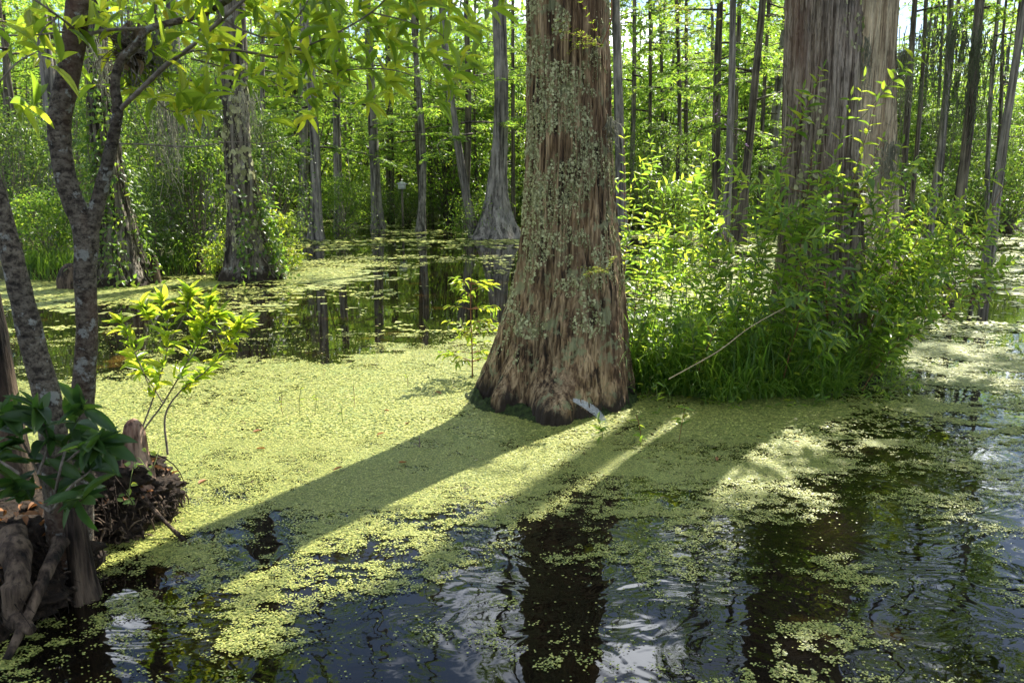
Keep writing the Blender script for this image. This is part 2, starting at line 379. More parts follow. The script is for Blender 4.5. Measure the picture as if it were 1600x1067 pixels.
def bush_parts(seed, R, H, nclus, nleaf, ll, lw, base=.0, sig=.16, tmpl=DIAMOND):
    r = np.random.default_rng(seed); st, lf = MB(), MB()
    for i in range(nclus):
        u = r.random() ** .8; z = H * (base + (1 - base) * u)
        rad = R * math.sqrt(max(.05, 1 - (2 * (z / H) - .9) ** 2 * .75)) * r.random() ** .45
        az = r.uniform(0, 6.283); c = np.array((rad * math.cos(az), rad * math.sin(az), z))
        if i % 3 == 0: st.tube(bez((r.normal(0, .08), r.normal(0, .08), 0), c * (.35, .35, .6), c, 6), np.linspace(.022, .006, 6) * (H / 3) ** .5, 4, False)
        n = int(nleaf * r.uniform(.6, 1.4)); sg = sig * R * r.uniform(.6, 1.5)
        O = c + r.normal(0, 1, (n, 3)) * (sg, sg, sg * .6)
        D = r.normal(0, 1, (n, 3)) + nrm(O - c) * .8 + (0, 0, -.35)
        N = r.normal(0, .6, (n, 3)) + (0, 0, 1)
        place_leaves(lf, tmpl, O, D, N, ll * r.uniform(.6, 1.4, n), lw * r.uniform(.7, 1.3, n))
    return st, lf

# shared meshes for the background
CROWN = []
for i, a in enumerate([(3.0, 19, 3.0, 34), (5.5, 20, 3.4, 30), (7.5, 21, 3.0, 26), (1.6, 17, 2.4, 40), (10, 20, 3.0, 22)]):
    lm, lf = crown_parts(100 + i, a[0], a[1], a[2], a[3])
    CROWN.append((lm.mesh('limbs', M['bark_far']), lf.mesh('crown', M['cyp_leaf'], False)))
TRUNK = []
for i in range(4):
    r = random.Random(i); zs = np.concatenate([np.linspace(-.6, 2.5, 16), np.linspace(3.2, 20, 14)])
    wx = [r.uniform(-.3, .3) for _ in range(4)]
    def cfun(a, b): return lambda Z: a * np.sin(Z * .35) + b * np.sin(Z * .13)
    g = trunk_grid(zs, cfun(wx[0], wx[1]), cfun(wx[2], wx[3]), lambda Z: .25 * (1 - .035 * np.maximum(Z, 0)) + .14 * np.exp(-np.maximum(Z, 0) / .55), 20, .035, .02, 14, i)
    mb = MB(); mb.grid(g, True)
    TRUNK.append((mb.mesh('trunk', M['bark_far']), mb.mesh('trunk', M['bark_far_grey'])))
UNDER = []
for i, a in enumerate([(2.1, 6.5, 120, 65), (1.7, 5.2, 110, 60), (2.4, 8.0, 140, 65), (1.5, 7.0, 110, 60)]):
    st, lf = bush_parts(200 + i, a[0], a[1], a[2], a[3], .15, .07, .12, .2)
    st.tube(bez((0, 0, -.4), (.1, .1, a[1] * .4), (0, 0, a[1] * .8), 8), np.linspace(.07, .02, 8), 6, False)
    UNDER.append((st.mesh('stem', M['bark_far']), lf.mesh('crown', M['broad_leaf'], False)))
SHRUB = []
for i, a in enumerate([(1.2, 1.7, 75, 60), (1.0, 2.2, 75, 60), (1.4, 1.4, 80, 60)]):
    st, lf = bush_parts(300 + i, a[0], a[1], a[2], a[3], .09, .035, .0, .16)
    SHRUB.append((st.mesh('stem', M['bark_far']), lf.mesh('crown', M['shrub_leaf'], False), lf.mesh('crown', M['broad_leaf'], False)))

def corridor_clear(x, y, zm, rad=3.2):
    """true where a crown at height zm leaves the sunlit duckweed sunlit"""
    cx, cy_ = -2.0 + .445 * zm, 5.8 + .714 * zm
    return (x - cx) ** 2 / (rad + 1.5) ** 2 + (y - cy_) ** 2 / (rad + 2.5) ** 2 > 1
def far_tree(name, loc, direction, rad, label, group=None, crown=0, crot=None, grey=False, hs=1.0, cs=1.0, rng=random):
    r = root(name, loc, label, 'tree', group, direction)
    t = link('trunk', rng.choice(TRUNK)[1 if grey else 0], r); s = rad / .25
    t.scale = (s, s, hs); t.rotation_euler = (0, 0, rng.uniform(0, 6.28))
    if crown is not None:
        rz = rng.uniform(0, 6.28)
        for nm, me in zip(('limbs', 'crown'), CROWN[crown]):
            c = tag(link(nm, me, r), kind='stuff'); c.scale = (cs, cs, hs); c.rotation_euler = (0, 0, rz)
    return r
# trunks one can tell apart: (px at base, py of the foot, Y, px at y=0, width px, grey, crown, label)
KNOWN = [
 (44, 250, 24, 8, 9, 0, 1, 'thin dark trunk at the far left edge behind the forked foreground tree'),
 (84, 300, 21, 55, 24, 1, 2, 'grey upright trunk left of the forked foreground stems'),
 (275, 330, 26, 264, 24, 1, 1, 'pale grey trunk between the two vine covered cypresses'),
 (330, 330, 24, 322, 17, 1, 0, 'narrow pale trunk just left of the lichen speckled cypress with fluted foot'),
 (492, 350, 26, 464, 18, 1, 0, 'grey trunk leaning left, right of the fluted cypress at the left bank'),
 (531, 350, 32, 529, 14, 1, 1, 'brownish trunk between the two grey trunks left of the open water'),
 (590, 352, 32, 572, 17, 1, 0, 'pale straight trunk with swollen foot, left of the pair of thin black trunks'),
 (612, 350, 38, 606, 8, 0, 0, 'slim trunk right beside the pale swollen foot trunk'),
 (662, 350, 34, 657, 8, 0, 0, 'thin black pole straight trunk in the middle of the far shore'),
 (674, 350, 38, 672, 7, 0, 3, 'thinnest dark trunk just right of the black pole straight one'),
 (738, 338, 27, 700, 14, 1, 0, 'curved grey trunk leaning left, left of the buttressed mid pond cypress'),
 (724, 345, 33, 727, 12, 0, 2, 'dark trunk directly behind the curved leaning grey trunk'),
 (802, 350, 34, 801, 7, 0, 1, 'thin trunk showing at the right edge of the mid pond cypress'),
 (748, 350, 36, 745, 5, 0, 3, 'very thin stem left of the mid pond cypress'),
 (970, 330, 24, 960, 18, 1, 2, 'grey trunk emerging right behind the large lichened cypress'),
 (984, 330, 33, 990, 9, 1, 1, 'pale slim trunk right of the one behind the large lichened cypress'),
 (1010, 330, 33, 1013, 7, 0, 0, 'slim dark trunk left of the evenly spaced trio over the thicket'),
 (1034, 330, 37, 1034, 7, 0, 3, 'thin dark trunk, left one of the evenly spaced trio over the thicket'),
 (1052, 330, 32, 1052, 8, 0, 1, 'thin dark trunk, middle one of the evenly spaced trio over the thicket'),
 (1071, 330, 36, 1072, 7, 0, 0, 'thin dark trunk, right one of the evenly spaced trio over the thicket'),
 (1121, 330, 26, 1129, 14, 0, 0, 'dark trunk, leftmost of the tight bunch left of the shredding bark cypress'),
 (1134, 330, 23, 1146, 13, 1, 2, 'pale grey trunk of the tight bunch left of the shredding bark cypress'),
 (1149, 330, 28, 1159, 9, 0, 1, 'brown trunk just right of the pale one in the tight bunch'),
 (1160, 330, 24, 1192, 14, 0, 0, 'trunk leaning right in the tight bunch left of the shredding bark cypress'),
 (1186, 330, 30, 1203, 7, 0, 1, 'slim pale trunk, rightmost of the tight bunch left of the shredding bark cypress'),
 (1408, 330, 24, 1432, 11, 0, 2, 'dark trunk right next to the pale rear cypress'),
 (1420, 330, 27, 1441, 8, 0, 2, 'slim trunk second to the right of the pale rear cypress'),
 (1452, 330, 25, 1471, 12, 1, 2, 'trunk in front of the bright sky gap at the right'),
 (1468, 330, 29, 1496, 7, 0, 2, 'thin leaning trunk right of the bright sky gap'),
 (1496, 330, 21, 1529, 17, 0, 1, 'stout leaning trunk with hanging moss near the right edge'),
 (1545, 330, 28, 1566, 8, 1, 2, 'slim pale trunk between the two leaning trunks near the right edge'),
 (1556, 330, 24, 1590, 9, 0, 2, 'thin trunk just left of the rightmost leaning trunk'),
 (1556, 330, 18, 1606, 14, 1, 2, 'rightmost tall grey trunk leaning out of the frame'),
]
kr = random.Random(3)
taken = []
for (bx, by, Y, tx, wpx, grey, cr, lab) in KNOWN:
    b = P(bx, by, Y); t = P(tx, 0, Y); d = t - b
    base = b + d * (-b[2] / d[2])
    rad = wpx * Y / 1290 / 2
    far_tree('swamp_tree', base, d, rad, lab, 'trees standing in the far swamp', cr, grey=bool(grey), hs=kr.uniform(.85, 1.05), cs=kr.uniform(.8, 1.1), rng=kr)
    taken.append((base[0], base[1]))
far_tree('swamp_tree', (5.15, 12.5, 0), (0, 0, 1), .23, 'unseen slender bare trunk added behind the shredding bark cypress for its shadow', None, None, hs=.9, cs=.8, rng=kr)  # hidden trunk added to cast the dark band between two sunlit strips
# the wood behind them
zones = [(-60, -.36, 'one of the many trunks in the wood beyond the pond at the left'), (-.36, -.04, 'slim trunk in the wood beyond the open water'),
         (-.04, .33, 'slim trunk in the wood seen above the green thicket'), (.33, 60, 'one of the trunks in the wood right of the pale rear cypress')]
def zone_label(x, y, z_):
    for a, b, l in z_:
        if a <= x / y < b: return l
n_far = 0
for i in range(1600):
    if n_far >= 150: break
    y = kr.uniform(29, 52) if n_far < 70 else kr.uniform(45, 76); x = kr.uniform(-.62, .62) * y + kr.uniform(-3, 3)
    if any((x - a) ** 2 + (y - b) ** 2 < 3.0 for a, b in taken): continue
    if .42 < x / y < .50 and kr.random() < .8: continue
    if not corridor_clear(x, y, 14): continue
    taken.append((x, y)); n_far += 1
    far_tree('wood_tree', (x, y, -.1), (kr.gauss(0, .03), kr.gauss(0, .02), 1), kr.uniform(.08, .24), zone_label(x, y, zones), 'trees of the wood beyond the pond', kr.choice([0, 1, 2, 3, 3, 0]), grey=kr.random() < .35, hs=kr.uniform(.5, .8), cs=kr.uniform(.8, 1.15), rng=kr)
# understory trees
uz = [(-60, -.36, 'leafy understory tree among the trunks beyond the left bank'), (-.36, -.04, 'leafy understory tree behind the far shore, left of the large lichened cypress'),
      (-.04, .33, 'leafy understory tree behind the thicket between the large cypresses'), (.33, 60, 'leafy understory tree in the wood right of the pale rear cypress')]
n = 0; ut = []
for i in range(1000):
    if n >= 80: break
    y = kr.uniform(36, 68); x = kr.uniform(-.62, .62) * y
    if any((x - a) ** 2 + (y - b) ** 2 < 5 for a, b in ut): continue
    ut.append((x, y)); n += 1
    r = root('understory_tree', (x, y, -.1), zone_label(x, y, uz), 'tree', 'understory trees in the wood')
    s = kr.uniform(.75, 1.25) * (.9 if y < 36 else 1.15); rz = kr.uniform(0, 6.28); v = kr.choice(UNDER)
    for nm, me in zip(('stem', 'crown'), v):
        c = link(nm, me, r); c.scale = (s * 1.05, s * 1.05, s); c.rotation_euler = (0, 0, rz)
# shrubs along the far shore
sz = [(-60, -.36, 'low leafy shrub on the left bank behind the vines'), (-.36, -.04, 'low shrub at the far shoreline, left of the large lichened cypress'),
      (-.04, .33, 'low shrub on the far shore behind the thicket'), (.33, 60, 'low shrub on the far shore at the right')]
n = 0; st_ = []
for i in range(1000):
    if n >= 75: break
    y = kr.uniform(29, 46); x = kr.uniform(-.62, .62) * y
    if -.36 < x / y < -.06 and y < 36: continue
    if any((x - a) ** 2 + (y - b) ** 2 < 2.2 for a, b in st_): continue
    st_.append((x, y)); n += 1
    r = root('shrub', (x, y, -.05), zone_label(x, y, sz), 'shrub', 'shrubs along the far shore')
    s = kr.uniform(.8, 1.5); rz = kr.uniform(0, 6.28); v = kr.choice(SHRUB)
    for nm, me in zip(('stem', 'crown'), (v[0], v[1 + (kr.random() < .5)])):
        c = link(nm, me, r); c.scale = (s, s, s); c.rotation_euler = (0, 0, rz)
# far wood: reads as one mass
nf = 110000
yy = RNG.uniform(70, 115, nf); xx = RNG.uniform(-.8, .8, nf) * yy; zz = 23 * RNG.random(nf) ** 1.05
k = (fbm(xx * .25, yy * .1, zz * .3) > .37 + .008 * zz) & ~((xx / yy > .43) & (xx / yy < .49) & (zz > 8))
O = np.stack([xx, yy, zz], -1)[k]; n = len(O)
mb = MB(); place_leaves(mb, DIAMOND, O, RNG.normal(0, 1, (n, 3)) + (0, 0, -.3), RNG.normal(0, .7, (n, 3)) + (0, 0, 1), RNG.uniform(.5, 1.1, n), RNG.uniform(.25, .6, n))
tag(link('far_wood', mb.mesh('far_wood', M['cyp_leaf'], False)), 'hazy bright green wood far behind all the trunks', kind='stuff')

# unseen trees added outside the frame on the right to shade the near water
for (x, y, c) in [(7.6, 7.0, 1), (9.5, 11.5, 2), (13, 9, 1), (11.0, 15.2, 2)]:
    far_tree('shade_cypress', (x, y, -.3), (kr.gauss(0, .02), kr.gauss(0, .02), 1), .16, 'unseen tall cypress added off to the right to shade the near water', 'unseen cypresses added for shade at the right', c, hs=.85, cs=1.0, rng=kr)
# a broad low crowned one, also added for its shade on the near water
lm, lf = crown_parts(177, 6.2, 15.5, 4.0, 46, 1.25, .19, .06)
rt = root('shade_cypress', (7.5, 9.9, -.3), 'unseen broad crowned cypress added just outside the right edge for its shade', 'tree')
t = link('trunk', TRUNK[1][0], rt); t.scale = (1, 1, .85)
tag(link('limbs', lm.mesh('limbs', M['bark_far']), rt), kind='stuff'); tag(link('crown', lf.mesh('crown', M['cyp_leaf'], False), rt), kind='stuff')

# ---------------------------------------------------------------- the three large cypresses
def interp(zs, vs): return lambda Z: np.interp(Z, zs, vs)
def big_cypress(name, base, label, mat, zs, cxs, rs_, ntheta, nz, flute, ridge, rsc, seed, extra=None, crown=(8.5, 17, 3.2, 30), cyv=0.0, dx=0.0, dy=0.0, fur=0):
    r = root(name, base, label, 'tree')
    zz = np.concatenate([np.linspace(-.5, 4.6, nz), np.linspace(4.75, 17, 50)])
    cx = interp(zs, [c - base[0] for c in cxs]); R = interp(zs, rs_)
    # smooth the profile a little
    zk = np.linspace(-.6, 17.5, 400)
    def sm(f):
        v = f(zk); kern = np.exp(-np.linspace(-2, 2, 9) ** 2); kern /= kern.sum(); vp = np.pad(v, 4, 'edge'); v = np.convolve(vp, kern, 'valid'); return lambda Z: np.interp(Z, zk, v)
    cx, R = sm(cx), sm(R)
    g = trunk_grid(zz, cx, lambda Z: 0 * Z + cyv * Z, R, ntheta, flute, ridge, rsc, seed, extra, fur)
    mb = MB(); mb.grid(g, True); link('trunk', mb.mesh('trunk', mat), r)
    if crown:
        lm, lf = crown_parts(seed + 50, crown[0], crown[1], crown[2], crown[3], 1.25, .17, .055)
        xo = float(cx(12.0)) + dx
        for nm, b_, m_ in (('limbs', lm, mat), ('crown', lf, M['cyp_leaf'])):
            c = tag(link(nm, b_.mesh(nm, m_, nm == 'limbs'), r), kind='stuff'); c.location = (xo, dy, 0)
    return r, g, cx, R
GRV = math.radians(-119)
def main_extra(T, Z):
    zc = np.maximum(Z, 0)
    e = -.085 * np.exp(-(wrapd(T, GRV) / .13) ** 2) * np.exp(-(zc / .95) ** 2)
    e += -.05 * np.exp(-(wrapd(T, math.radians(-55)) / .10) ** 2) * np.exp(-(zc / .5) ** 2)
    e += -.05 * np.exp(-(wrapd(T, math.radians(-160)) / .12) ** 2) * np.exp(-(zc / .6) ** 2)
    e += .24 * np.exp(-np.abs(wrapd(T, math.radians(-95)) / .2) ** 2.6) * np.exp(-np.abs((Z - .02) / .23) ** 3)
    e += .07 * np.exp(-(wrapd(T, math.radians(-138)) / .14) ** 2) * np.exp(-((Z - .12) / .13) ** 2)
    e += .05 * (fbm(np.cos(T) * 2.5, np.sin(T) * 2.5, Z * 3, 3) - .5) * np.exp(-zc / .25)
    return e
mr_, mg, mcx, mR = big_cypress('cypress', (.36, 6.35, 0), 'large lichen covered cypress with flared fluted base at the centre of the pond', M['bark_main'],
    [-.5, 0, .4, .91, 1.41, 2.12, 3.03, 8, 17], [.33, .35, .40, .455, .455, .44, .41, .40, .45], [.74, .66, .55, .445, .375, .325, .305, .27, .17], 500, 400, .030, .020, 24, 5, main_extra, crown=(9.5, 17, 2.6, 30), fur=84)
sr_, sg, scx, sR = big_cypress('cypress', (2.93, 7.45, 0), 'grey cypress with long shredding bark strips rising from the green thicket', M['bark_grey'],
    [-.5, 0, .6, 1.2, 2.0, 3.3, 8, 17], [2.95, 2.93, 2.9, 2.88, 2.81, 2.74, 2.85, 3.0], [.62, .52, .42, .365, .33, .312, .29, .17], 380, 300, .035, .016, 38, 9, cyv=0.0, fur=100, crown=(10.0, 17, 2.4, 70), dx=.7, dy=1.0)  # unseen crown shifted off the trunk to shade the near water
tr_, tg, tcx, tR = big_cypress('cypress', (4.5, 9.7, 0), 'pale weathered cypress right behind the shredding bark cypress', M['bark_pale'],
    [-.5, 0, .6, 1.2, 2.0, 3.3, 8, 17], [4.45, 4.42, 4.38, 4.33, 4.26, 4.15, 4.1, 4.0], [.55, .45, .36, .31, .285, .275, .24, .15], 260, 220, .03, .010, 34, 13, fur=84, crown=(9.0, 17, 2.3, 50), dx=1.9)  # unseen crown shifted aside to keep its shade off the sunlit strips
# lichen flakes on the main trunk (thousands: joined)
def lichen_on(g, root_, n, zlo, zhi, fn, size, name='lichen'):
    nz_, nt_ = g.shape[:2]; zi = np.where((g[:, 0, 2] > zlo) & (g[:, 0, 2] < zhi))[0]
    i = RNG.choice(zi[1:-1], n * 6); j = RNG.integers(0, nt_, n * 6)
    p = g[i, j]; j2 = (j + 2) % nt_; du = g[i, j2] - p; dv = g[np.minimum(i + 2, nz_ - 1), j] - p
    N = nrm(np.cross(du, dv)); k = fn(p, j / nt_ * 2 * math.pi); k = np.where(k)[0][:n]
    p, N = p[k], N[k]; m = len(p)
    # each flake: a wavy lobed disc of seven rim points
    a = nrm(np.cross(N, (0, 0, 1.))); b = np.cross(N, a); q = 7
    th = np.arange(q) * 2 * math.pi / q
    rr = size * (.4 + 1.5 * RNG.random((m, 1)) ** 2.5) * RNG.uniform(.55, 1.3, (m, q))
    rim = p[:, None] + N[:, None] * RNG.uniform(.0, .006, (m, q))[..., None] + a[:, None] * (rr * np.cos(th))[..., None] + b[:, None] * (rr * np.sin(th))[..., None]
    V = np.concatenate([p[:, None] + N[:, None] * .004, rim], 1)
    F = np.array([(0, 1 + x, 1 + (x + 1) % q) for x in range(q)])
    mb = MB(); mb.add(V.reshape(-1, 3), (F[None] + (np.arange(m) * (q + 1))[:, None, None]).reshape(-1, 3))
    return tag(link(name, mb.mesh(name, M['lichen'], False), root_), kind='stuff')
def lich(p, th):
    n = fbm(p[:, 0] * 6.5, p[:, 1] * 6.5, p[:, 2] * 6 + 9, 5) + .12 * (fbm(p[:, 0] * 30, p[:, 1] * 30, p[:, 2] * 25, 2) - .5)
    left = np.exp(-(wrapd(th, math.radians(-140)) / .65) ** 2) * .13 + np.exp(-(wrapd(th, math.radians(-50)) / .35) ** 2) * .05
    hi = np.clip((p[:, 2] - .85) * .25, -.2, .03)
    return n + left + hi > .575
lichen_on(mg, mr_, 42000, .3, 4.5, lich, .0068)
lichen_on(sg, sr_, 500, .8, 4, lambda p, th: fbm(p[:, 0] * 3, p[:, 1] * 3, p[:, 2] * 2, 3) > .62, .02)
# moss skirt at the foot of the main cypress
th = np.linspace(0, 2 * math.pi, 160, endpoint=False); rows = []
for q in np.linspace(0, 1, 14):
    rad = .60 + .15 * q + .05 * (vn(np.cos(th) * 4, np.sin(th) * 4, 2) - .5) + .14 * np.exp(-(wrapd(th, math.radians(-92)) / .28) ** 2) * q
    z = .07 * (1 - q ** 1.5) + .11 * (fbm(np.cos(th) * 9, np.sin(th) * 9, q * 5) - .5) - .02 * q - .03 * q
    rows.append(np.stack([.33 + rad * np.cos(th) * 1.0, 6.35 + rad * np.sin(th), z], -1))
mb = MB(); mb.grid(np.array(rows), True)
tag(link('root_ledge', mb.mesh('root_ledge', M['moss'])), 'low dark peat ledge around the foot of the large lichened cypress', 'mound')

# mid distance cypresses
def mid_cypress(bx, by, tx, wpx, wbase, label, seed, mat, crown, hexp=.5):
    b = G(bx, by + 2); Y = b[1]; t = P(tx, 0, Y); rad = wpx * Y / 1290 / 2; rb = wbase * Y / 1240 / 2
    slope = (t[0] - b[0]) / t[2]
    r = root('cypress', (b[0], Y, 0), label, 'tree')
    zz = np.concatenate([np.linspace(-.5, 4, 90), np.linspace(4.2, 19, 30)])
    g = trunk_grid(zz, lambda Z: slope * Z + .06 * np.sin(Z * .9 + seed), lambda Z: .03 * np.sin(Z), lambda Z: rad * (1.02 - .028 * np.maximum(Z, 0)) + (rb - rad) * np.exp(-(np.maximum(Z, 0) / hexp)), 130, .16 * (rb - rad) / hexp ** .3, .028, 12, seed)
    mb = MB(); mb.grid(g, True); link('trunk', mb.mesh('trunk', mat), r)
    if crown is not None:
        for nm, me in zip(('limbs', 'crown'), CROWN[crown]):
            c = link(nm, me, r); c.location = (slope * 10, 0, 0)
    return r, g
cA, gA = mid_cypress(188, 442, 150, 42, 100, 'vine draped cypress behind the forked foreground stems on the left bank', 21, M['bark_mid'], 2, .7)
cB, gB = mid_cypress(392, 434, 358, 44, 96, 'cypress with pale fluted foot and speckled dark bark on the left bank', 22, M['bark_mid'], 2, .55)
cC, gC = mid_cypress(776, 370, 783, 25, 80, 'grey buttressed cypress standing alone in the middle of the pond', 23, M['bark_far_grey'], 4, .9)
lichen_on(gB, cB, 900, .5, 6, lambda p, th: fbm(p[:, 0] * 3, p[:, 1] * 3, p[:, 2] * 2, 3) > .5, .035)

# ---------------------------------------------------------------- vines and shrubs on the left bank
def vine_on(g, off, zhi, n, label, seed, ang0=-90, spread=1.3):
    r = np.random.default_rng(seed); nz_, nt_ = g.shape[:2]
    rt = root('climbing_vine', off, label, 'vine')
    st, lf = MB(), MB()
    for s in range(9):
        a = math.radians(ang0) + r.uniform(-spread, spread); zt = zhi * r.uniform(.4, 1); path = []
        for z in np.linspace(.05, zt, 22):
            i = int(np.argmin(abs(g[:, 0, 2] - z))); a += r.normal(0, .05); j = int(a / (2 * math.pi) * nt_) % nt_
            p = g[i, j]; c = g[i].mean(0); p = p + nrm(p - c) * r.uniform(.02, .06); path.append(p)
        path = np.array(path); st.tube(path, .009, 4, False)
        m = n // 9; q = r.random(m) * 20.9; a_ = q.astype(int); O = path[a_] + (path[a_ + 1] - path[a_]) * (q - a_)[:, None]
        outd = nrm(O - np.array([g[int(np.argmin(abs(g[:, 0, 2] - o[2])))].mean(0) for o in O])) * (1, 1, 0)
        O = O + outd * r.uniform(0, .16, m)[:, None] + r.normal(0, .08, (m, 3))
        place_leaves(lf, leaf_template(3, 'oval', .1, .3), O, outd + r.normal(0, .7, (m, 3)) + (0, 0, -.5), outd + r.normal(0, .4, (m, 3)) + (0, 0, .6), r.uniform(.06, .13, m), r.uniform(.04, .07, m))
    link('stem', st.mesh('stem', M['twig']), rt); tag(link('leaves', lf.mesh('leaves', M['broad_leaf'], False), rt), kind='stuff')
vine_on(gA, cA.location, 5.0, 1500, 'green climbing vine on the cypress behind the forked stems', 31, -70)
vine_on(gB, cB.location, 2.4, 700, 'sparse vine on the right side of the speckled cypress foot', 32, -40, .9)

def bank_shrub(px, py, Y, H, R, label, mat='broad_leaf', seed=1, nc=60, nl=50, ll=.085, lw=.035):
    b = P(px, py, Y); x, y = b[0], Y; z = float(max(bank(np.array(x), np.array(y)), -.05))
    st, lf = bush_parts(400 + seed, R, H, nc, nl, ll, lw, 0, .17, leaf_template(3, 'lance', .1, .25))
    r = root('shrub', (x, y, z - .02), label, 'shrub', None)
    link('stem', st.mesh('stem', M['twig']), r); link('crown', lf.mesh('crown', M[mat], False), r)
    return r
bank_shrub(78, 400, 15.5, 1.3, .75, 'bright green leafy shrub beside the rounded stump at the left edge', 'broad_leaf', 1, 70)
bank_shrub(20, 330, 18, 3.2, 1.5, 'tall pale shrub at the far left edge', 'shrub_leaf', 2, 120, 60)
bank_shrub(120, 300, 20, 3.6, 1.3, 'tall shrub seen between the forked foreground stems', 'shrub_leaf', 3, 110, 60)
bank_shrub(245, 400, 15.8, 1.6, .8, 'brownish tangled shrub between the two left bank cypresses', 'shrub_leaf', 4, 60, 45, .07, .03)
bank_shrub(285, 300, 17, 4.2, 1.5, 'tall grey green shrub filling the gap between the left bank cypresses', 'shrub_leaf', 5, 150, 60)
bank_shrub(310, 350, 16.2, 2.4, .9, 'shrub left of the fluted cypress foot', 'broad_leaf', 6, 80, 50)
bank_shrub(440, 400, 16.5, 1.2, .45, 'small bright shrub right of the fluted cypress foot', 'young_leaf', 7, 34, 30)
bank_shrub(420, 330, 19, 3.3, 1.0, 'dark leafy shrub right behind the speckled cypress', 'shrub_leaf', 8, 90, 60)
bank_shrub(360, 410, 14.9, .9, .45, 'low bright herb clump at the water edge left of the fluted foot', 'young_leaf', 9, 30, 30)
bank_shrub(750, 345, 27.0, 1.5, 1.0, 'bright shrub at the foot of the mid pond cypress', 'broad_leaf', 10, 50, 50)
bank_shrub(535, 345, 30, 2.0, 1.3, 'rounded bright shrub on the far shoreline left of the pale trunk', 'broad_leaf', 11, 70, 60)
bank_shrub(1475, 300, 35, 5.2, 3.2, 'dark evergreen shrub under the leaning trunks at the right', 'shrub_leaf', 12, 130, 70)
bank_shrub(1580, 300, 33, 4.8, 3.0, 'dark evergreen shrub at the right edge', 'shrub_leaf', 13, 120, 70)
bank_shrub(1390, 310, 37, 4.6, 2.6, 'dark shrub just right of the pale rear cypress', 'shrub_leaf', 14, 110, 60)
bank_shrub(1010, 310, 32, 3.8, 2.3, 'grey green shrub behind the thicket beside the large lichened cypress', 'shrub_leaf', 15, 100, 60)
bank_shrub(1120, 310, 33, 3.6, 2.6, 'grey green shrub behind the flowering stalk', 'shrub_leaf', 16, 110, 60)

# rounded stump at the left bank
def lump(name, c, rx, ry, h, mat, label, cat, seed, amp=.25, n=64, m=26, parent=None, fr=2.2, sink=.12, power=.62, ang=0, rough=0.0):
    th = np.linspace(0, 2 * math.pi, n, endpoint=False); rows = []
    for q in np.linspace(0, 1, m):
        ph = q * math.pi / 2; rad = math.cos(ph) ** power if q < 1 else 0.001; z = math.sin(ph) * (h + sink) - sink
        k = 1 + amp * (fbm(np.cos(th) * fr + seed, np.sin(th) * fr, z * fr * 2.2 / max(h, .3), 4) - .5) * 2
        k = k * (1 + rough * (fbm(np.cos(th) * fr * 6 + seed, np.sin(th) * fr * 6, z * fr * 14, 3) - .5) * 2)
        x = rx * rad * k * np.cos(th); y = ry * rad * k * np.sin(th)
        rows.append(np.stack([x * math.cos(ang) - y * math.sin(ang), x * math.sin(ang) + y * math.cos(ang), z * (1 + amp * .6 * (k - 1)) + 0 * th], -1))
    mb = MB(); mb.grid(np.array(rows), True)
    o = link(name, mb.mesh(name, M[mat]), parent)
    o.location = c
    if label: tag(o, label, cat)
    return o
b = G(118, 450); lump('cypress_knee', (b[0], b[1], 0), .30, .22, .42, 'rotwood', 'rounded grey stump leaning in the duckweed at the left bank', 'stump', 3, .12)
# knees along the left bank
for i, (px, py, h, lb) in enumerate([(305, 432, .42, 'dark slender root knee left of the fluted cypress foot'), (232, 446, .5, 'broken snag standing right of the vine draped cypress'), (335, 438, .25, 'lowest root knee beside the fluted cypress foot')]):
    b = G(px, py); lump('root_knee', (b[0], b[1] + .3, 0), .09, .09, h, 'rotwood', lb, 'root', 10 + i, .3, 24, 14)

# hanging moss
def moss_clump(c, n, length, spread, label, seed, mat='spanish', wid=.004):
    r = np.random.default_rng(seed); mb = MB()
    for i in range(n):
        L = length * r.uniform(.35, 1); k = 9; t = np.linspace(0, 1, k)
        o = r.normal(0, spread, 3) * (1, 1, .5)
        x = np.cumsum(r.normal(0, .09, k)) * L * .35; y = np.cumsum(r.normal(0, .09, k)) * L * .35
        pth = np.stack([o[0] + x, o[1] + y, o[2] - L * t], -1)
        mb.tube(pth, np.linspace(wid, wid * .4, k), 3, False)
        for s in range(2):
            q = r.integers(1, k - 1); e = pth[q] + (r.normal(0, .04), r.normal(0, .04), -r.uniform(.02, .06)); mb.tube(np.array([pth[q], (pth[q] + e) / 2 + r.normal(0, .008, 3), e]), wid * .6, 3, False)
    o = link('hanging_moss', mb.mesh('hanging_moss', M[mat])); o.location = c
    return tag(o, label, 'moss', 'hanging clumps of moss')
moss_clump(P(958, 185, 6.2) + (-.02, 0, 0), 26, .26, .03, 'small curly tuft of moss hanging on the right edge of the large lichened trunk', 1)
moss_clump(P(1392, 225, 9.0) + (0, 0, 0), 60, .75, .06, 'long grey moss beard hanging on the pale rear cypress above the thicket', 2)
moss_clump(P(1350, 60, 8.6), 22, .9, .03, 'dark moss strands in the cleft between the shredding bark and pale cypresses', 3, 'spanish')
moss_clump(P(1412, 80, 9.5), 50, 1.1, .06, 'moss strands down the right side of the pale rear cypress', 4)
moss_clump(P(232, 60, 3.6), 50, .25, .05, 'brown moss tangle beside the debris nest in the foreground branches', 5, 'spanish')
moss_clump(P(385, 150, 13.0), 60, .9, .12, 'moss beard hanging in front of the speckled left bank cypress', 6)
moss_clump(P(262, 150, 14.0), 60, 1.8, .15, 'long moss beard hanging between the left bank cypresses', 7, 'spanish', .006)
moss_clump(P(155, 70, 12.0), 40, .8, .12, 'moss beard hanging high in front of the vine draped cypress', 8, 'spanish', .006)
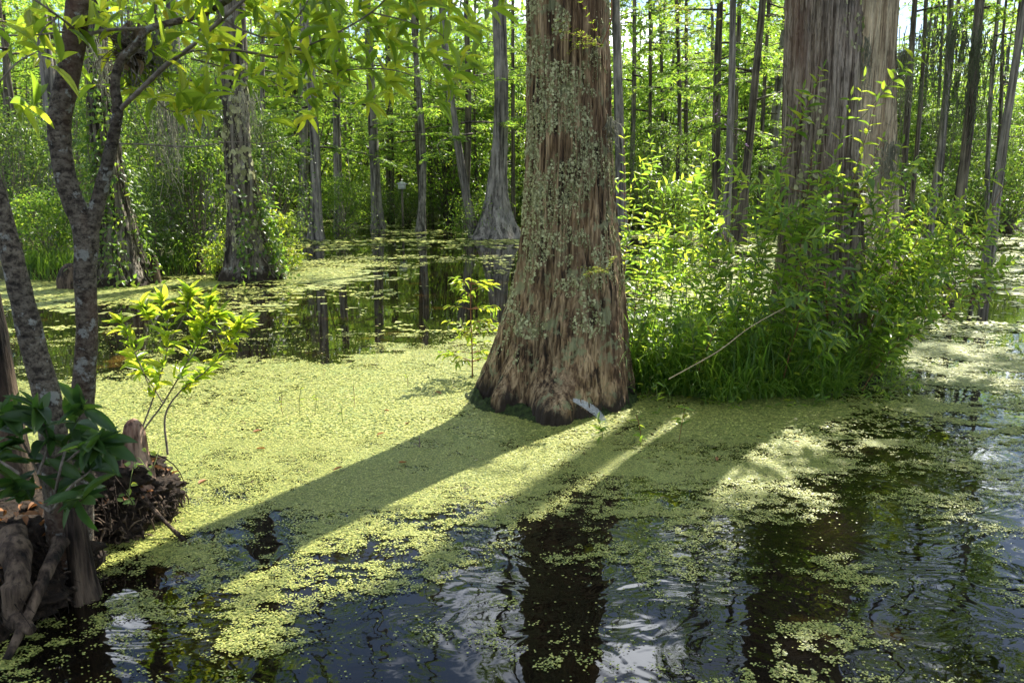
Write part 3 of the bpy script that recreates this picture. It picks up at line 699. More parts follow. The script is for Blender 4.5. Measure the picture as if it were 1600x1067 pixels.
for i, (px, py, L) in enumerate([(1455, 50, 1.5), (1478, 45, 1.1), (1503, 50, 1.7), (1530, 60, 1.3), (1552, 75, 1.6), (1440, 120, 1.2), (1487, 110, 1.9), (1515, 150, 1.5)]):
    moss_clump(P(px, py, 20), 38, L * (.6 + .1 * (i % 5)), .38, 'grey moss beard hanging from the limbs in the right background', 20 + i, 'spanish_shaded', .012)
# ---------------------------------------------------------------- herb builder: stem + separate leaves
def leaf_meshes(name, mat, shape='lance', ratio=.24, k=5):
    r = []
    for fold, dr in ((.12, .06), (.2, .16), (.08, -.03), (.15, .24)):
        V, F = leaf_template(k, shape, fold, dr); V = V * (ratio, 1, 1)
        mb = MB(); mb.add(V, F); r.append(mb.mesh(name, mat))
    return r
LM = {'herb': leaf_meshes('leaf', M['herb_leaf'], 'lance', .26), 'bay': leaf_meshes('leaf', M['bay_leaf'], 'lance', .23, 6), 'young': leaf_meshes('leaf', M['young_leaf'], 'lance', .3),
      'dark': leaf_meshes('leaf', M['dark_leaf'], 'oval', .34, 6), 'sap': leaf_meshes('leaf', M['bay_leaf'], 'oval', .30, 6), 'vinelet': leaf_meshes('leaf', M['herb_leaf'], 'oval', .6, 5)}
def leaf_obj(kind, o, d, n, L, parent, r):
    d = nrm(np.asarray(d, float)); x = np.cross(d, n); x = x / max(np.linalg.norm(x), 1e-6); z = np.cross(x, d)
    ob = bpy.data.objects.new('leaf', r.choice(LM[kind])); COL.objects.link(ob); ob.parent = parent
    mtx = Matrix(((x[0], d[0], z[0], o[0]), (x[1], d[1], z[1], o[1]), (x[2], d[2], z[2], o[2]), (0, 0, 0, 1)))
    ob.matrix_local = mtx @ Matrix.Scale(L, 4)
    return ob
def herb(base, tip, bulge, label, group, seed, nodes=10, L=.10, kind='herb', t0=.25, rad=.005, stem='stem', pairs=True, branch=0, name='marsh_herb'):
    r = random.Random(seed); rt = root(name, base, label, 'plant', group)
    base = np.asarray(base, float); tip = np.asarray(tip, float) - base
    path = bez((0, 0, -.05), tip * .5 + np.asarray(bulge), tip, 12)
    mb = MB(); mb.tube(path, np.linspace(rad, rad * .35, 12), 5)
    def dress(pth, nodes, t0, L):
        roll = r.uniform(0, 3.14)
        for i in range(nodes):
            t = t0 + (1 - t0) * (i + .5) / nodes; k = t * (len(pth) - 1); a = min(int(k), len(pth) - 2)
            p = pth[a] + (pth[a + 1] - pth[a]) * (k - a); T = nrm(pth[a + 1] - pth[a])
            A = np.cross(T, (0.3, .2, 1)); A = A / np.linalg.norm(A); B = np.cross(T, A); roll += 1.57 + r.uniform(-.3, .3)
            sz = L * (1 - .55 * max(0, t - .55) / .45) * (.55 + .45 * min(1, t / .4)) * r.uniform(.75, 1.2)
            for s in ((1, -1) if pairs else (r.choice((1, -1)),)):
                o_ = A * math.cos(roll) * s + B * math.sin(roll) * s
                d = o_ + T * r.uniform(.25, .7) + np.array((0, 0, r.uniform(-.35, .15)))
                n = np.array((r.gauss(0, .25), r.gauss(0, .25), 1.0)) + T * .3
                leaf_obj(kind, p, d, n, sz, rt, r)
        leaf_obj(kind, pth[-1], T + np.array((0, 0, .1)), (.2, .1, 1), L * .5, rt, r)
    dress(path, nodes, t0, L)
    for b in range(branch):
        i = r.randint(4, 9); p = path[i]; dd = np.array((r.gauss(0, 1), r.gauss(0, 1), r.uniform(.3, 1.2))); dd = nrm(dd) * np.linalg.norm(tip) * r.uniform(.22, .38)
        bp = bez(p, p + dd * .5 + (0, 0, .03), p + dd, 6); mb.tube(bp, np.linspace(rad * .55, rad * .25, 6), 4); dress(bp, max(3, nodes // 2), .3, L * .85)
    link('stem', mb.mesh('stem', M[stem]), rt)
    return rt

# island of the thicket
ic = np.array((2.15, 7.15))
th = np.linspace(0, 2 * math.pi, 120, endpoint=False); rows = []
for q in np.linspace(0.02, 1, 16):
    rx = 1.42 * q * (1 + .12 * (vn(np.cos(th) * 3, np.sin(th) * 3, 8) - .5)); ry = .95 * q * (1 + .2 * (vn(np.cos(th) * 3, np.sin(th) * 3, 4) - .5))
    z = .11 * (1 - q ** 3) + .05 * (fbm(np.cos(th) * q * 8, np.sin(th) * q * 8, 1) - .5) - .03 * q
    rows.append(np.stack([ic[0] + rx * np.cos(th), ic[1] + ry * np.sin(th) + .12 * rx * np.cos(th), z], -1))
mb = MB(); mb.grid(np.array(rows)[::-1], True)
tag(link('thicket_hummock', mb.mesh('thicket_hummock', M['muck'])), 'dark peat hummock carrying the grass between the large cypresses', kind='structure')

gl = 'leafy marsh herb stems of the thicket'
hr = random.Random(11)
def herbzone(px):
    if px < 1120: return 'arching herb stem in the sunlit left half of the thicket beside the lichened cypress'
    if px < 1250: return 'herb stem in the middle of the thicket, left of the shredding bark cypress'
    if px < 1400: return 'herb stem in front of the shredding bark cypress'
    return 'herb stem spreading over the water at the right of the thicket'
# (tip px, tip py, Y of tip)
tips = [(985, 300, 7.2), (1000, 255, 7.6), (1010, 340, 6.9), (1025, 380, 6.7), (1040, 300, 7.4), (1055, 330, 7.2), (1070, 360, 6.9), (1085, 290, 7.5), (1100, 330, 7.3), (1115, 375, 6.8),
 (1130, 300, 7.4), (1150, 330, 7.2), (1160, 285, 7.6), (1175, 350, 7.0), (1190, 310, 7.3), (1205, 380, 6.7), (1000, 420, 6.6), (1060, 420, 6.5), (1110, 430, 6.5), (1160, 410, 6.6),
 (1255, 140, 6.9), (1240, 180, 6.9), (1290, 190, 6.7), (1330, 150, 6.9), (1270, 240, 6.7), (1225, 260, 6.8), (1310, 270, 6.6), (1345, 250, 6.8), (1370, 160, 7.0), (1290, 330, 6.5), (1250, 340, 6.5), (1335, 340, 6.5),
 (1380, 215, 7.1), (1410, 225, 7.2), (1400, 290, 7.0), (1430, 320, 7.1), (1460, 300, 7.3), (1480, 260, 7.4), (1520, 290, 7.5), (1560, 270, 7.6), (1590, 300, 7.7), (1500, 340, 7.2), (1545, 350, 7.4), (1585, 370, 7.4),
 (1440, 370, 6.9), (1480, 395, 6.9), (1520, 400, 7.1), (1570, 420, 7.2), (1600, 400, 7.4), (1420, 440, 6.7), (1465, 450, 6.7), (1510, 460, 6.8), (1550, 470, 7.0), (1380, 400, 6.5), (1360, 450, 6.3), (1400, 500, 6.4),
 (1280, 420, 6.3), (1230, 450, 6.2), (1320, 440, 6.3), (1185, 470, 6.3), (1440, 520, 6.5), (1345, 520, 6.1), (1020, 470, 6.3), (1075, 490, 6.2), (1130, 500, 6.1), (1205, 330, 6.6), (1350, 120, 7.2)]
tips += [(1430, 250, 7.3), (1450, 345, 7.0), (1500, 310, 7.3), (1535, 320, 7.5), (1570, 330, 7.6), (1595, 345, 7.6), (1490, 430, 7.0), (1530, 440, 7.1), (1560, 395, 7.3), (1590, 450, 7.3), (1425, 480, 6.6), (1470, 500, 6.7), (1520, 380, 7.2), (975, 210, 7.6), (1030, 240, 7.6), (1090, 230, 7.6), (1150, 235, 7.6)]
for i, (px, py, Y) in enumerate(tips):
    t = P(px, py, Y)
    bx = min(max(t[0] * .72 + .35 + hr.gauss(0, .12), 1.0), 3.35); by = min(max(Y + hr.gauss(.05, .2), 6.35), 7.75)
    if px > 1390: bx = 3.05 + hr.uniform(-.35, .3); by = min(Y, 7.2)
    b = np.array((bx, by, .03)); d = t - b
    lab = herbzone(px)
    Ls = .11 if i % 5 == 2 else .17 if py < 350 and 1200 < px < 1420 else .14
    herb(b, t, (-.12 * d[0], 0, .16 * abs(d[0]) + .08), lab, gl, 500 + i, kind=('vinelet' if i % 5 == 2 else 'herb'), nodes=int(8 + 6 * np.linalg.norm(d)), L=Ls, rad=.006, stem='redstem' if i % 4 == 0 else 'stem', branch=2 if i % 2 == 0 else 1, t0=.2)
# dense small foliage low in the thicket: not countable
n = 5000
a = RNG.uniform(0, 6.283, n); q = RNG.random(n) ** .5
x = ic[0] + 1.5 * q * np.cos(a); y = ic[1] + .9 * q * np.sin(a) + .12 * 1.5 * q * np.cos(a)
hm = (1.15 - .5 * np.abs(x - 2.1)) * (1 - .45 * q); z = .05 + RNG.random(n) ** 1.0 * np.clip(hm, .2, 1.3)
kk = fbm(x * 5, y * 5, z * 4) > .44
O = np.stack([x, y, z], -1)[kk]; n = len(O)
lf = MB(); place_leaves(lf, leaf_template(3, 'lance', .1, .3), O, RNG.normal(0, 1, (n, 3)) + (0, 0, .2), RNG.normal(0, .5, (n, 3)) + (0, 0, 1), RNG.uniform(.05, .10, n), RNG.uniform(.014, .028, n))
tag(link('thicket_undergrowth', lf.mesh('thicket_undergrowth', M['herb_leaf'], False)), 'dense small leaves low in the thicket', kind='stuff')
# grass
def grass(n, fx, L, W, lean, seed):
    r = np.random.default_rng(seed); O = fx(r, n); k = 7; t = np.linspace(0, 1, k)[None, :, None]
    az = r.uniform(0, 6.283, n); d = np.stack([np.cos(az), np.sin(az), 0 * az], -1)
    Ln = L * r.uniform(.45, 1.15, n); ln = lean * r.uniform(.1, 1.2, n)
    ctr = O[:, None] + d[:, None] * (ln * Ln)[:, None, None] * t ** 1.8 + np.array((0, 0, 1.)) * Ln[:, None, None] * (t - (.45 * ln)[:, None, None] * t ** 2.6)
    sd = np.stack([-np.sin(az + r.normal(0, .5, n)), np.cos(az), 0 * az], -1)
    wd = (W * r.uniform(.6, 1.3, n))[:, None, None] * (1 - t ** 2.2) * .5 + .0004
    V = np.stack([ctr - sd[:, None] * wd, ctr + sd[:, None] * wd], 2).reshape(n, 2 * k, 3)
    F = np.array([(2 * i, 2 * i + 1, 2 * i + 3, 2 * i + 2) for i in range(k - 1)])
    mb = MB(); mb.add(V.reshape(-1, 3), (F[None] + (np.arange(n) * 2 * k)[:, None, None]).reshape(-1, 4)); return mb
def fx(r, n):
    a = r.uniform(0, 6.283, n); q = r.random(n) ** .55
    w_ = 1 + .35 * (vn(np.cos(a) * 5, np.sin(a) * 5, 3) - .5); x = ic[0] - .15 + 1.32 * w_ * q * np.cos(a); y = ic[1] + .95 * w_ * q * np.sin(a) + .12 * 1.3 * q * np.cos(a)
    return np.stack([x, y, .02 + 0 * x], -1)
tag(link('marsh_grass', grass(4200, fx, .72, .011, 1.1, 5).mesh('marsh_grass', M['grass'])), 'long arching marsh grass filling the thicket', kind='stuff')
def skirt(n, L, W, lean, seed):
    r = np.random.default_rng(seed); a = r.uniform(-3.5, .5, n); w_ = 1 + .35 * (vn(np.cos(a) * 5, np.sin(a) * 5, 3) - .5); q = r.uniform(.8, 1.02, n)
    O = np.stack([ic[0] - .15 + 1.32 * w_ * q * np.cos(a), ic[1] + .95 * w_ * q * np.sin(a) + .15 * q * np.cos(a), 0 * a + .01], -1)
    mb = MB()
    k = 7; t = np.linspace(0, 1, k)[None, :, None]; az = a + r.normal(0, .6, n); d = np.stack([np.cos(az), np.sin(az), 0 * az], -1)
    Ln = L * r.uniform(.4, 1.2, n); ln = lean * r.uniform(.4, 1.2, n)
    ctr = O[:, None] + d[:, None] * (ln * Ln)[:, None, None] * t ** 1.4 * .7 + np.array((0, 0, 1.)) * np.maximum(.004, Ln[:, None, None] * (t - .62 * np.minimum(ln, 1.5)[:, None, None] * t ** 2.2))
    sd = np.stack([-np.sin(az), np.cos(az), 0 * az], -1); wd = (W * r.uniform(.6, 1.3, n))[:, None, None] * (1 - t ** 2.2) * .5 + .0004
    V = np.stack([ctr - sd[:, None] * wd, ctr + sd[:, None] * wd], 2).reshape(n, 2 * k, 3)
    F = np.array([(2 * i, 2 * i + 1, 2 * i + 3, 2 * i + 2) for i in range(k - 1)])
    mb.add(V.reshape(-1, 3), (F[None] + (np.arange(n) * 2 * k)[:, None, None]).reshape(-1, 4)); return mb
tag(link('marsh_grass', skirt(1300, .5, .012, 1.2, 8).mesh('marsh_grass', M['grass'])), 'drooping grass blades spilling over the thicket edge', kind='stuff')
n = 2600; a = RNG.uniform(-3.6, .6, n); q = RNG.uniform(.9, 1.22, n) + .12 * (vn(np.cos(a) * 6, np.sin(a) * 6, 1) - .5)
O = np.stack([ic[0] - .1 + 1.36 * q * np.cos(a), ic[1] + .98 * q * np.sin(a), .01 + RNG.random(n) ** 2 * .16], -1)[fbm(a * 9, q * 12, 1) > .5]; n = len(O)
lf = MB(); place_leaves(lf, leaf_template(4, 'lance', .1, .2), O, RNG.normal(0, 1, (n, 3)) * (1, 1, .5), RNG.normal(0, .4, (n, 3)) + (0, 0, 1), RNG.uniform(.03, .08, n), RNG.uniform(.01, .022, n))
tag(link('water_edge_herbs', lf.mesh('water_edge_herbs', M['herb_leaf'], False)), 'low creeping leaves where the thicket meets the duckweed', kind='stuff')
def fxl(r, n):
    x = r.uniform(-9.2, -4.6, n); y = r.uniform(14.2, 15.8, n); k = bank(x, y) > -.08
    return np.stack([x, y, bank(x, y) - .01], -1)[k]
r_ = np.random.default_rng(77); o_ = fxl(r_, 4000)
tag(link('bank_grass', grass(len(o_), lambda r, n: o_, .45, .016, .7, 6).mesh('bank_grass', M['grass'])), 'short grass and sprouts along the left bank water line', kind='stuff')
# broad pale blades
for i, (px, py, lab) in enumerate([(1240, 600, 'clump of broad pale blades at the front right of the grass'), (1180, 625, 'loose clump of broad blades at the front of the grass'), (1010, 600, 'thin clump of blades against the right flank of the lichened cypress')]):
    b = G(px, py); rt = root('blade_clump', (b[0], b[1], 0), lab, 'plant', None)
    for j in range(9):
        m_ = grass(1, lambda r, n: np.array([(hr.gauss(0, .03), hr.gauss(0, .03), 0)]), .62, .026, .45, 60 + i * 20 + j)
        link('blade', m_.mesh('blade', M['grass']), rt)
# dry stalk
a, b = P(1045, 592, 6.0), P(1262, 462, 6.2)
mb = MB(); mb.tube(smooth_path([a, a * .65 + b * .35 + (0, 0, -.015), a * .4 + b * .6 + (0, 0, .025), b], 5), np.linspace(.005, .003, 16), 6)
tag(link('dry_stalk', mb.mesh('dry_stalk', M['drystalk'])), 'dry tan stalk slanting across the front of the grass', 'stalk')
a, b = G(1305, 600), P(1288, 440, 6.4)
mb = MB(); mb.tube(bez((a[0] - .02, a[1] + .1, 0), (b + a) / 2, b, 8), np.linspace(.014, .009, 8), 6)
tag(link('reddish_stalk', mb.mesh('reddish_stalk', M['redstem'])), 'thick orange brown stalk upright in front of the shredding bark cypress', 'stalk')
# flowering stalk
a, b = P(1170, 240, 7.0), P(1108, 158, 7.0); p_ = bez(P(1230, 300, 7.0), a, b, 10)
rt = root('flower_spike', P(1230, 300, 7.0), 'thin arching spike with small pink blossoms over the thicket', 'flower')
mb = MB(); mb.tube(p_ - P(1230, 300, 7.0), .003, 4); link('stem', mb.mesh('stem', M['stem']), rt)
mb = MB(); mb2 = []
for i in range(26):
    q = p_[random.randint(5, 9)] - P(1230, 300, 7.0) + np.array([random.gauss(0, .018) for _ in range(3)])
    place_leaves(mb, DIAMOND, q[None], RNG.normal(0, 1, (1, 3)), RNG.normal(0, 1, (1, 3)), .018, .014)
link('blossoms', mb.mesh('blossoms', M['flower'], False), rt)

# ---------------------------------------------------------------- saplings
# yellow green sapling left of the main trunk
b = G(738, 590)
rt = root('sapling', (b[0], b[1], 0), 'thin yellow green sapling rising from the duckweed left of the lichened cypress', 'sapling')
mb = MB(); rr = random.Random(5)
stem = smooth_path([(0, 0, -.1), (.0, 0, .3), (-.01, 0, .62), (.0, 0, .9)], 5); mb.tube(stem, np.linspace(.007, .003, len(stem)), 5)
for i in range(42):
    k = rr.randint(3, len(stem) - 2); p = stem[k]; az = rr.uniform(0, 6.28); L = rr.uniform(.16, .32) * (1.1 - .4 * p[2])
    d = np.array((math.cos(az), math.sin(az) * .8, rr.uniform(.1, .6))); q = bez(p, p + d * L * .6, p + d * L + (0, 0, -.05), 6)
    mb.tube(q, np.linspace(.003, .0015, 6), 4)
    for j in range(8):
        t = .3 + .7 * j / 7; kk = min(int(t * 5), 4); o = q[kk] + (q[kk + 1] - q[kk]) * (t * 5 - kk)
        leaf_obj('young', o, d * .6 + np.array((rr.gauss(0, .6), rr.gauss(0, .6), rr.uniform(-.8, 0))), (rr.gauss(0, .4), rr.gauss(0, .4), 1), rr.uniform(.05, .095), rt, rr)
link('stem', mb.mesh('stem', M['redstem']), rt)
# foreground sapling (left)
b0 = np.array(G(232, 770)); b0[2] = .12
rt = root('sapling', b0, 'sunlit foreground sapling with glossy leaves rising from the root mound at the left', 'sapling')
mb = MB(); rr = random.Random(8); Y0 = b0[1]
def Q(px, py, dy=0): return P(px, py, Y0 + dy) - b0
arms = [[(232, 770), (215, 700), (240, 620), (262, 540), (255, 470)], [(232, 770), (218, 690), (255, 630), (290, 570), (318, 510), (345, 490)], [(262, 710), (258, 650), (283, 610), (330, 572), (375, 515)],
        [(240, 620), (215, 560), (190, 505)], [(262, 540), (290, 490), (295, 460)], [(290, 570), (310, 540), (330, 470)], [(255, 630), (230, 590), (205, 560)], [(318, 510), (350, 520), (385, 500)], [(262, 540), (235, 500), (225, 480)]]
for ai, a in enumerate(arms):
    dd = rr.uniform(-.15, .15); pth = smooth_path([Q(px, py, dd * i / len(a)) for i, (px, py) in enumerate(a)], 5)
    mb.tube(pth, np.linspace(.007 if ai < 3 else .004, .002, len(pth)), 5)
    for k in range(len(pth) // 2, len(pth)):
        T = nrm(pth[k] - pth[k - 1])
        for s in range(5 if k < len(pth) - 1 else 9):
            d = T * .6 + np.array((rr.gauss(0, .8), rr.gauss(0, .8), rr.gauss(.05, .4)))
            leaf_obj('sap', pth[k] + np.array([rr.gauss(0, .006) for _ in range(3)]), d, (rr.gauss(0, .5), rr.gauss(0, .5), 1), rr.uniform(.055, .115), rt, rr)
link('stem', mb.mesh('stem', M['twig']), rt)

# ---------------------------------------------------------------- foreground bay tree (left)
Yb = 3.3
rt = root('bay_tree', G(125, 900), 'forked foreground tree with mottled bark and overhanging backlit leaves at the left', 'tree'); rb = np.array(rt.location)
def tubepx(pts, nm, mat, seg=14, k=7, lumpy=.06, parent=rt, rbase=rb):
    """pts: (px, py, Y, width px)"""
    q = np.array([np.append(P(a, b, y) - rbase, w_ * .86 * y / 1245 / 2) for a, b, y, w_ in pts]); s = smooth_path(q, k)
    mb = MB(); rad = np.maximum(s[:, 3], .001) * (1 + lumpy * (vn(np.arange(len(s)) * .7, len(pts) * 3.3) - .5) * 2)
    mb.tube(s[:, :3], rad, seg); o = link(nm, mb.mesh(nm, mat), parent); return s[:, :3]
B_ = M['bark_bay']
sA = tubepx([(118, 900, 3.3, 62), (126, 760, 3.3, 46), (128, 680, 3.3, 42), (131, 600, 3.3, 40), (136, 520, 3.3, 37), (133, 430, 3.3, 37), (134, 365, 3.3, 42), (112, 310, 3.3, 36), (98, 255, 3.3, 36), (93, 190, 3.3, 38), (108, 110, 3.3, 38), (119, 40, 3.3, 38), (124, -40, 3.3, 38), (128, -220, 3.35, 34), (150, -420, 3.5, 28)], 'stem', B_, 18)
sB = tubepx([(138, 372, 3.3, 30), (152, 320, 3.3, 26), (167, 260, 3.28, 22), (180, 200, 3.26, 19), (184, 170, 3.25, 18), (180, 130, 3.25, 16), (189, 96, 3.25, 15), (215, 68, 3.25, 13), (234, 45, 3.25, 12), (300, 28, 3.2, 11), (345, 8, 3.1, 10), (390, -25, 3.0, 8)], 'stem', B_, 12)
sC = tubepx([(110, 900, 3.15, 80), (92, 760, 3.1, 54), (78, 640, 3.1, 48), (52, 540, 3.1, 44), (28, 440, 3.1, 40), (6, 350, 3.1, 37), (-22, 260, 3.1, 38), (-60, 100, 3.1, 34), (-90, -200, 3.1, 30)], 'stem', B_, 18)
sD = tubepx([(30, 820, 3.5, 110), (14, 700, 3.5, 70), (2, 600, 3.5, 52), (-12, 500, 3.5, 44), (-40, 350, 3.5, 36)], 'stem', M['rotwood'], 16)
br = [
 [(187, 172, 3.25, 9), (215, 145, 3.2, 8), (262, 100, 3.15, 8), (300, 72, 3.1, 7), (345, 32, 3.05, 7), (395, -12, 3.0, 6)],
 [(258, 105, 3.2, 5), (300, 80, 3.2, 5), (375, 80, 3.25, 5), (430, 90, 3.3, 4), (455, 82, 3.3, 4), (510, 112, 3.35, 3), (560, 130, 3.4, 2)],
 [(345, 28, 3.1, 5), (385, 50, 3.1, 4), (430, 58, 3.1, 3), (470, 20, 3.1, 3), (490, -20, 3.1, 3)],
 [(184, 225, 3.28, 3), (230, 226, 3.3, 3), (300, 230, 3.3, 2.6), (360, 222, 3.3, 2.3), (420, 224, 3.35, 2), (466, 208, 3.35, 1.5)],
 [(298, 92, 3.25, 3), (360, 108, 3.3, 3), (420, 125, 3.35, 2), (470, 160, 3.4, 1.5)],
 [(205, 108, 3.4, 3), (232, 140, 3.4, 2.6), (262, 172, 3.4, 2.4), (290, 172, 3.45, 2), (318, 156, 3.45, 1.5)],
 [(0, 56, 3.0, 3), (55, 55, 3.0, 3), (100, 50, 3.2, 4)],
 [(40, -10, 2.9, 3), (90, 25, 3.0, 4), (115, 45, 3.25, 5)],
 [(120, 60, 3.3, 6), (165, 48, 3.3, 6), (232, 44, 3.3, 5)],
 [(455, 82, 3.3, 3), (520, 55, 3.2, 3), (580, 20, 3.1, 3), (620, -20, 3.0, 3)],
 [(510, 112, 3.35, 3), (600, 108, 3.3, 2.5), (660, 125, 3.3, 2), (705, 150, 3.3, 1.4)],
 [(580, 20, 3.1, 3), (640, 35, 3.1, 2.5), (690, 55, 3.15, 2), (720, 90, 3.2, 1.5)],
 [(390, -25, 3.0, 4), (460, -40, 3.0, 4), (560, -30, 3.0, 3.5), (650, -25, 3.0, 3), (715, 10, 3.05, 2)],
 [(600, 108, 3.3, 2), (570, 60, 3.3, 2), (545, 30, 3.3, 1.5)],
 [(-10, 140, 2.8, 3), (25, 100, 2.8, 3), (60, 80, 2.9, 2)],
 [(150, -60, 3.2, 4), (220, -30, 3.1, 4), (290, -25, 3.1, 3), (330, 0, 3.1, 2)],
 [(90, 25, 3.0, 3), (60, 60, 3.0, 2), (70, 110, 3.0, 1.5)]]
paths = [tubepx(b_, 'branch', M['twig'], 6, 6, .15) for b_ in br]
rr = random.Random(14); count = 0
extra = MB(); EO, ED, EN, EL = [], [], [], []
whorls = []
for pi, p in enumerate(paths):
    if pi == 3: whorls.append(p[-1]); continue
    step = 2
    for k in range(len(p) // 3, len(p), step):
        q_ = p[k] + np.array([rr.gauss(0, .05) for _ in range(3)])
        if abs(q_[0] + rb[0] - P(118, 60, 3.3)[0]) < .17 and q_[1] + rb[1] < 3.45: q_[1] = 3.55 - rb[1]
        whorls.append(q_)
    whorls.append(p[-1])
# further whorls in the leafy mass at the top: (px, py, Y)
for (a, b_, y) in [(470, 40, 3.2), (500, 80, 3.3), (520, 30, 3.2), (545, 90, 3.3), (590, 130, 3.35), (600, 60, 3.1), (565, 165, 3.35), (655, 20, 3.1), (700, 130, 3.2), (720, 40, 3.2), (335, 125, 3.5), (365, 150, 3.5), (300, 115, 3.5), (385, 20, 3.3), (420, 20, 3.2), (440, 60, 3.2),
                   (250, 15, 3.3), (280, 60, 3.5), (210, 20, 3.5), (175, 20, 3.8), (30, 20, 3.0), (55, 75, 3.7), (15, 70, 2.9), (40, 40, 3.6), (60, 20, 3.8), (0, 120, 2.7), (5, 160, 2.6), (240, 115, 3.6), (310, 140, 3.6), (340, 80, 3.6), (400, 120, 3.6), (60, 95, 3.8), (505, 5, 3.1), (20, 40, 3.3), (490, 130, 3.5),
                   (300, 20, 3.4), (270, 90, 3.6), (555, 10, 3.3), (620, 10, 3.2), (225, 80, 3.7), (60, 50, 3.4), (530, 60, 3.5), (470, 5, 3.4), (620, 150, 3.3), (530, 140, 3.3)]:
    whorls.append(P(a, b_, y) - rb)
for wi, c in enumerate(whorls):
    ax = nrm(np.array((rr.gauss(.4, .6), rr.gauss(0, .5), rr.uniform(-.1, .5))))
    A = nrm(np.cross(ax, (.1, .3, 1))); B2 = np.cross(ax, A); m = rr.randint(3, 7)
    for j in range(m):
        th_ = j * 6.283 / m + rr.uniform(-.4, .4); d = A * math.cos(th_) + B2 * math.sin(th_) + ax * rr.uniform(.1, 1.3) + np.array((0, 0, -.1)); c = c + ax * rr.uniform(0, .02)
        n_ = ax * .4 + np.array([rr.gauss(0, .45) for _ in range(3)]) + (0, 0, .7); L = rr.uniform(.07, .135)
        if count < 300: leaf_obj('bay', c, d, n_, L, rt, rr); count += 1
        else: EO.append(c); ED.append(d); EN.append(n_); EL.append(L)
if EO:
    V, F = leaf_template(6, 'lance', .14, .1); place_leaves(extra, (V, F), np.array(EO), np.array(ED), np.array(EN), np.array(EL), np.array(EL) * .23)
    tag(link('leaves', extra.mesh('leaves', M['bay_leaf']), rt), kind='stuff')
# crown of the bay tree above the frame
st, lf = bush_parts(900, 1.5, 2.0, 60, 32, .12, .035, 0, .2, leaf_template(3, 'lance', .1, .2))
c = link('crown', lf.mesh('crown', M['bay_leaf'], False), rt); c.location = (-1.3, -1.2, 4.3)
# debris nest lodged in the branches
rn = root('debris_nest', P(205, 75, 3.45), 'brown tangle of dead leaves and twigs caught in the foreground branches', 'debris')
mb = MB()
for i in range(90):
    o = RNG.normal(0, 1, 3) * (.022, .02, .035); d = RNG.normal(0, 1, 3) * .06; mb.tube(np.array([o - d, o + RNG.normal(0, .01, 3), o + d]), .002, 3, False)
link('twigs', mb.mesh('twigs', M['twig']), rn)
mb = MB(); n = 34; place_leaves(mb, leaf_template(4, 'oval', .3, .4), RNG.normal(0, 1, (n, 3)) * (.025, .02, .04), RNG.normal(0, 1, (n, 3)), RNG.normal(0, 1, (n, 3)), RNG.uniform(.04, .08, n), RNG.uniform(.02, .03, n))
link('dead_leaves', mb.mesh('dead_leaves', M['floatbit']), rn)

# ---------------------------------------------------------------- root mound, knee and stump at the lower left
lump('root_mound', (-2.2, 3.88, 0), .44, .36, .33, 'muck', 'dark crumbling root mound under the cypress knee at the left', 'mound', 5, .35, 190, 80, fr=3.0, power=.4, rough=.16)
lump('root_mound', (-2.33, 3.1, 0), .50, .50, .38, 'muck', 'dark shaded root mass below the forked tree in the lower left corner', 'mound', 8, .30, 200, 90, fr=3.0, power=.45, rough=.14)
kb = P(213, 742, 3.85)
mb = MB(); zs = np.linspace(-.1, .30, 40); th = np.linspace(0, 2 * math.pi, 48, endpoint=False)
T, Z = np.meshgrid(th, zs); r_ = np.interp(Z, [-.1, 0, .12, .22, .27, .295, .30], [.11, .085, .06, .055, .042, .02, .001]) * (1 + .22 * (fbm(np.cos(T) * 2, np.sin(T) * 2, Z * 7, 4) - .5) * 2)
mb.grid(np.stack([r_ * np.cos(T) + .03 * Z, r_ * np.sin(T), Z], -1), True)
o = link('cypress_knee', mb.mesh('cypress_knee', M['knee'])); o.location = kb; tag(o, 'reddish brown cypress knee with rounded top standing on the root mound', 'cypress knee')
o = lump('cypress_knee', tuple(P(172, 765, 3.75)), .07, .06, .08, 'knee', 'small rounded root knob left of the cypress knee', 'root', 31, .2, 40, 20)
# decaying stump standing in front
sb = G(128, 938)
mb = MB(); zs = np.linspace(-.1, .46, 50); T, Z = np.meshgrid(np.linspace(0, 2 * math.pi, 90, endpoint=False), zs)
r_ = np.interp(Z, [-.1, 0, .1, .3, .46], [.068, .058, .045, .04, .036]) * (1 + .3 * (vn(np.cos(T) * 4, np.sin(T) * 4, Z * 2.0) - .5) * 2 + .12 * (vn(np.cos(T) * 12, np.sin(T) * 12, Z * 4) - .5))
mb.grid(np.stack([r_ * np.cos(T), r_ * np.sin(T) + .02, Z], -1), True)
o = link('root_stump', mb.mesh('root_stump', M['rotwood'])); o.location = sb; tag(o, 'pale decaying stump leg with stringy wood in the lower left', 'stump')
# roots
RT = [([(95, 845, 3.0, 26), (70, 900, 2.85, 22), (45, 960, 2.75, 18), (10, 1030, 2.62, 14)], 'long bare root slanting to the lower left corner'),
      ([(20, 830, 2.95, 50), (28, 900, 2.8, 44), (20, 960, 2.75, 36), (50, 985, 2.7, 16)], 'thick curled root at the left edge below the dark leaves'),
      ([(205, 745, 3.85, 9), (235, 790, 3.72, 8), (268, 825, 3.66, 7), (296, 850, 3.62, 4)], 'thin root running right along the edge of the root mound')]
for pts, lb in RT:
    q = np.array([np.append(P(a, b_, y), w_ * y / 1245 / 2) for a, b_, y, w_ in pts]); s = smooth_path(q, 8)
    mb = MB(); mb.tube(s[:, :3], s[:, 3] * (1 + .35 * (vn(np.arange(len(s)) * .9, len(lb)) - .5)), 14); o = link('root', mb.mesh('root', M['rotwood'])); tag(o, lb, 'root', None)
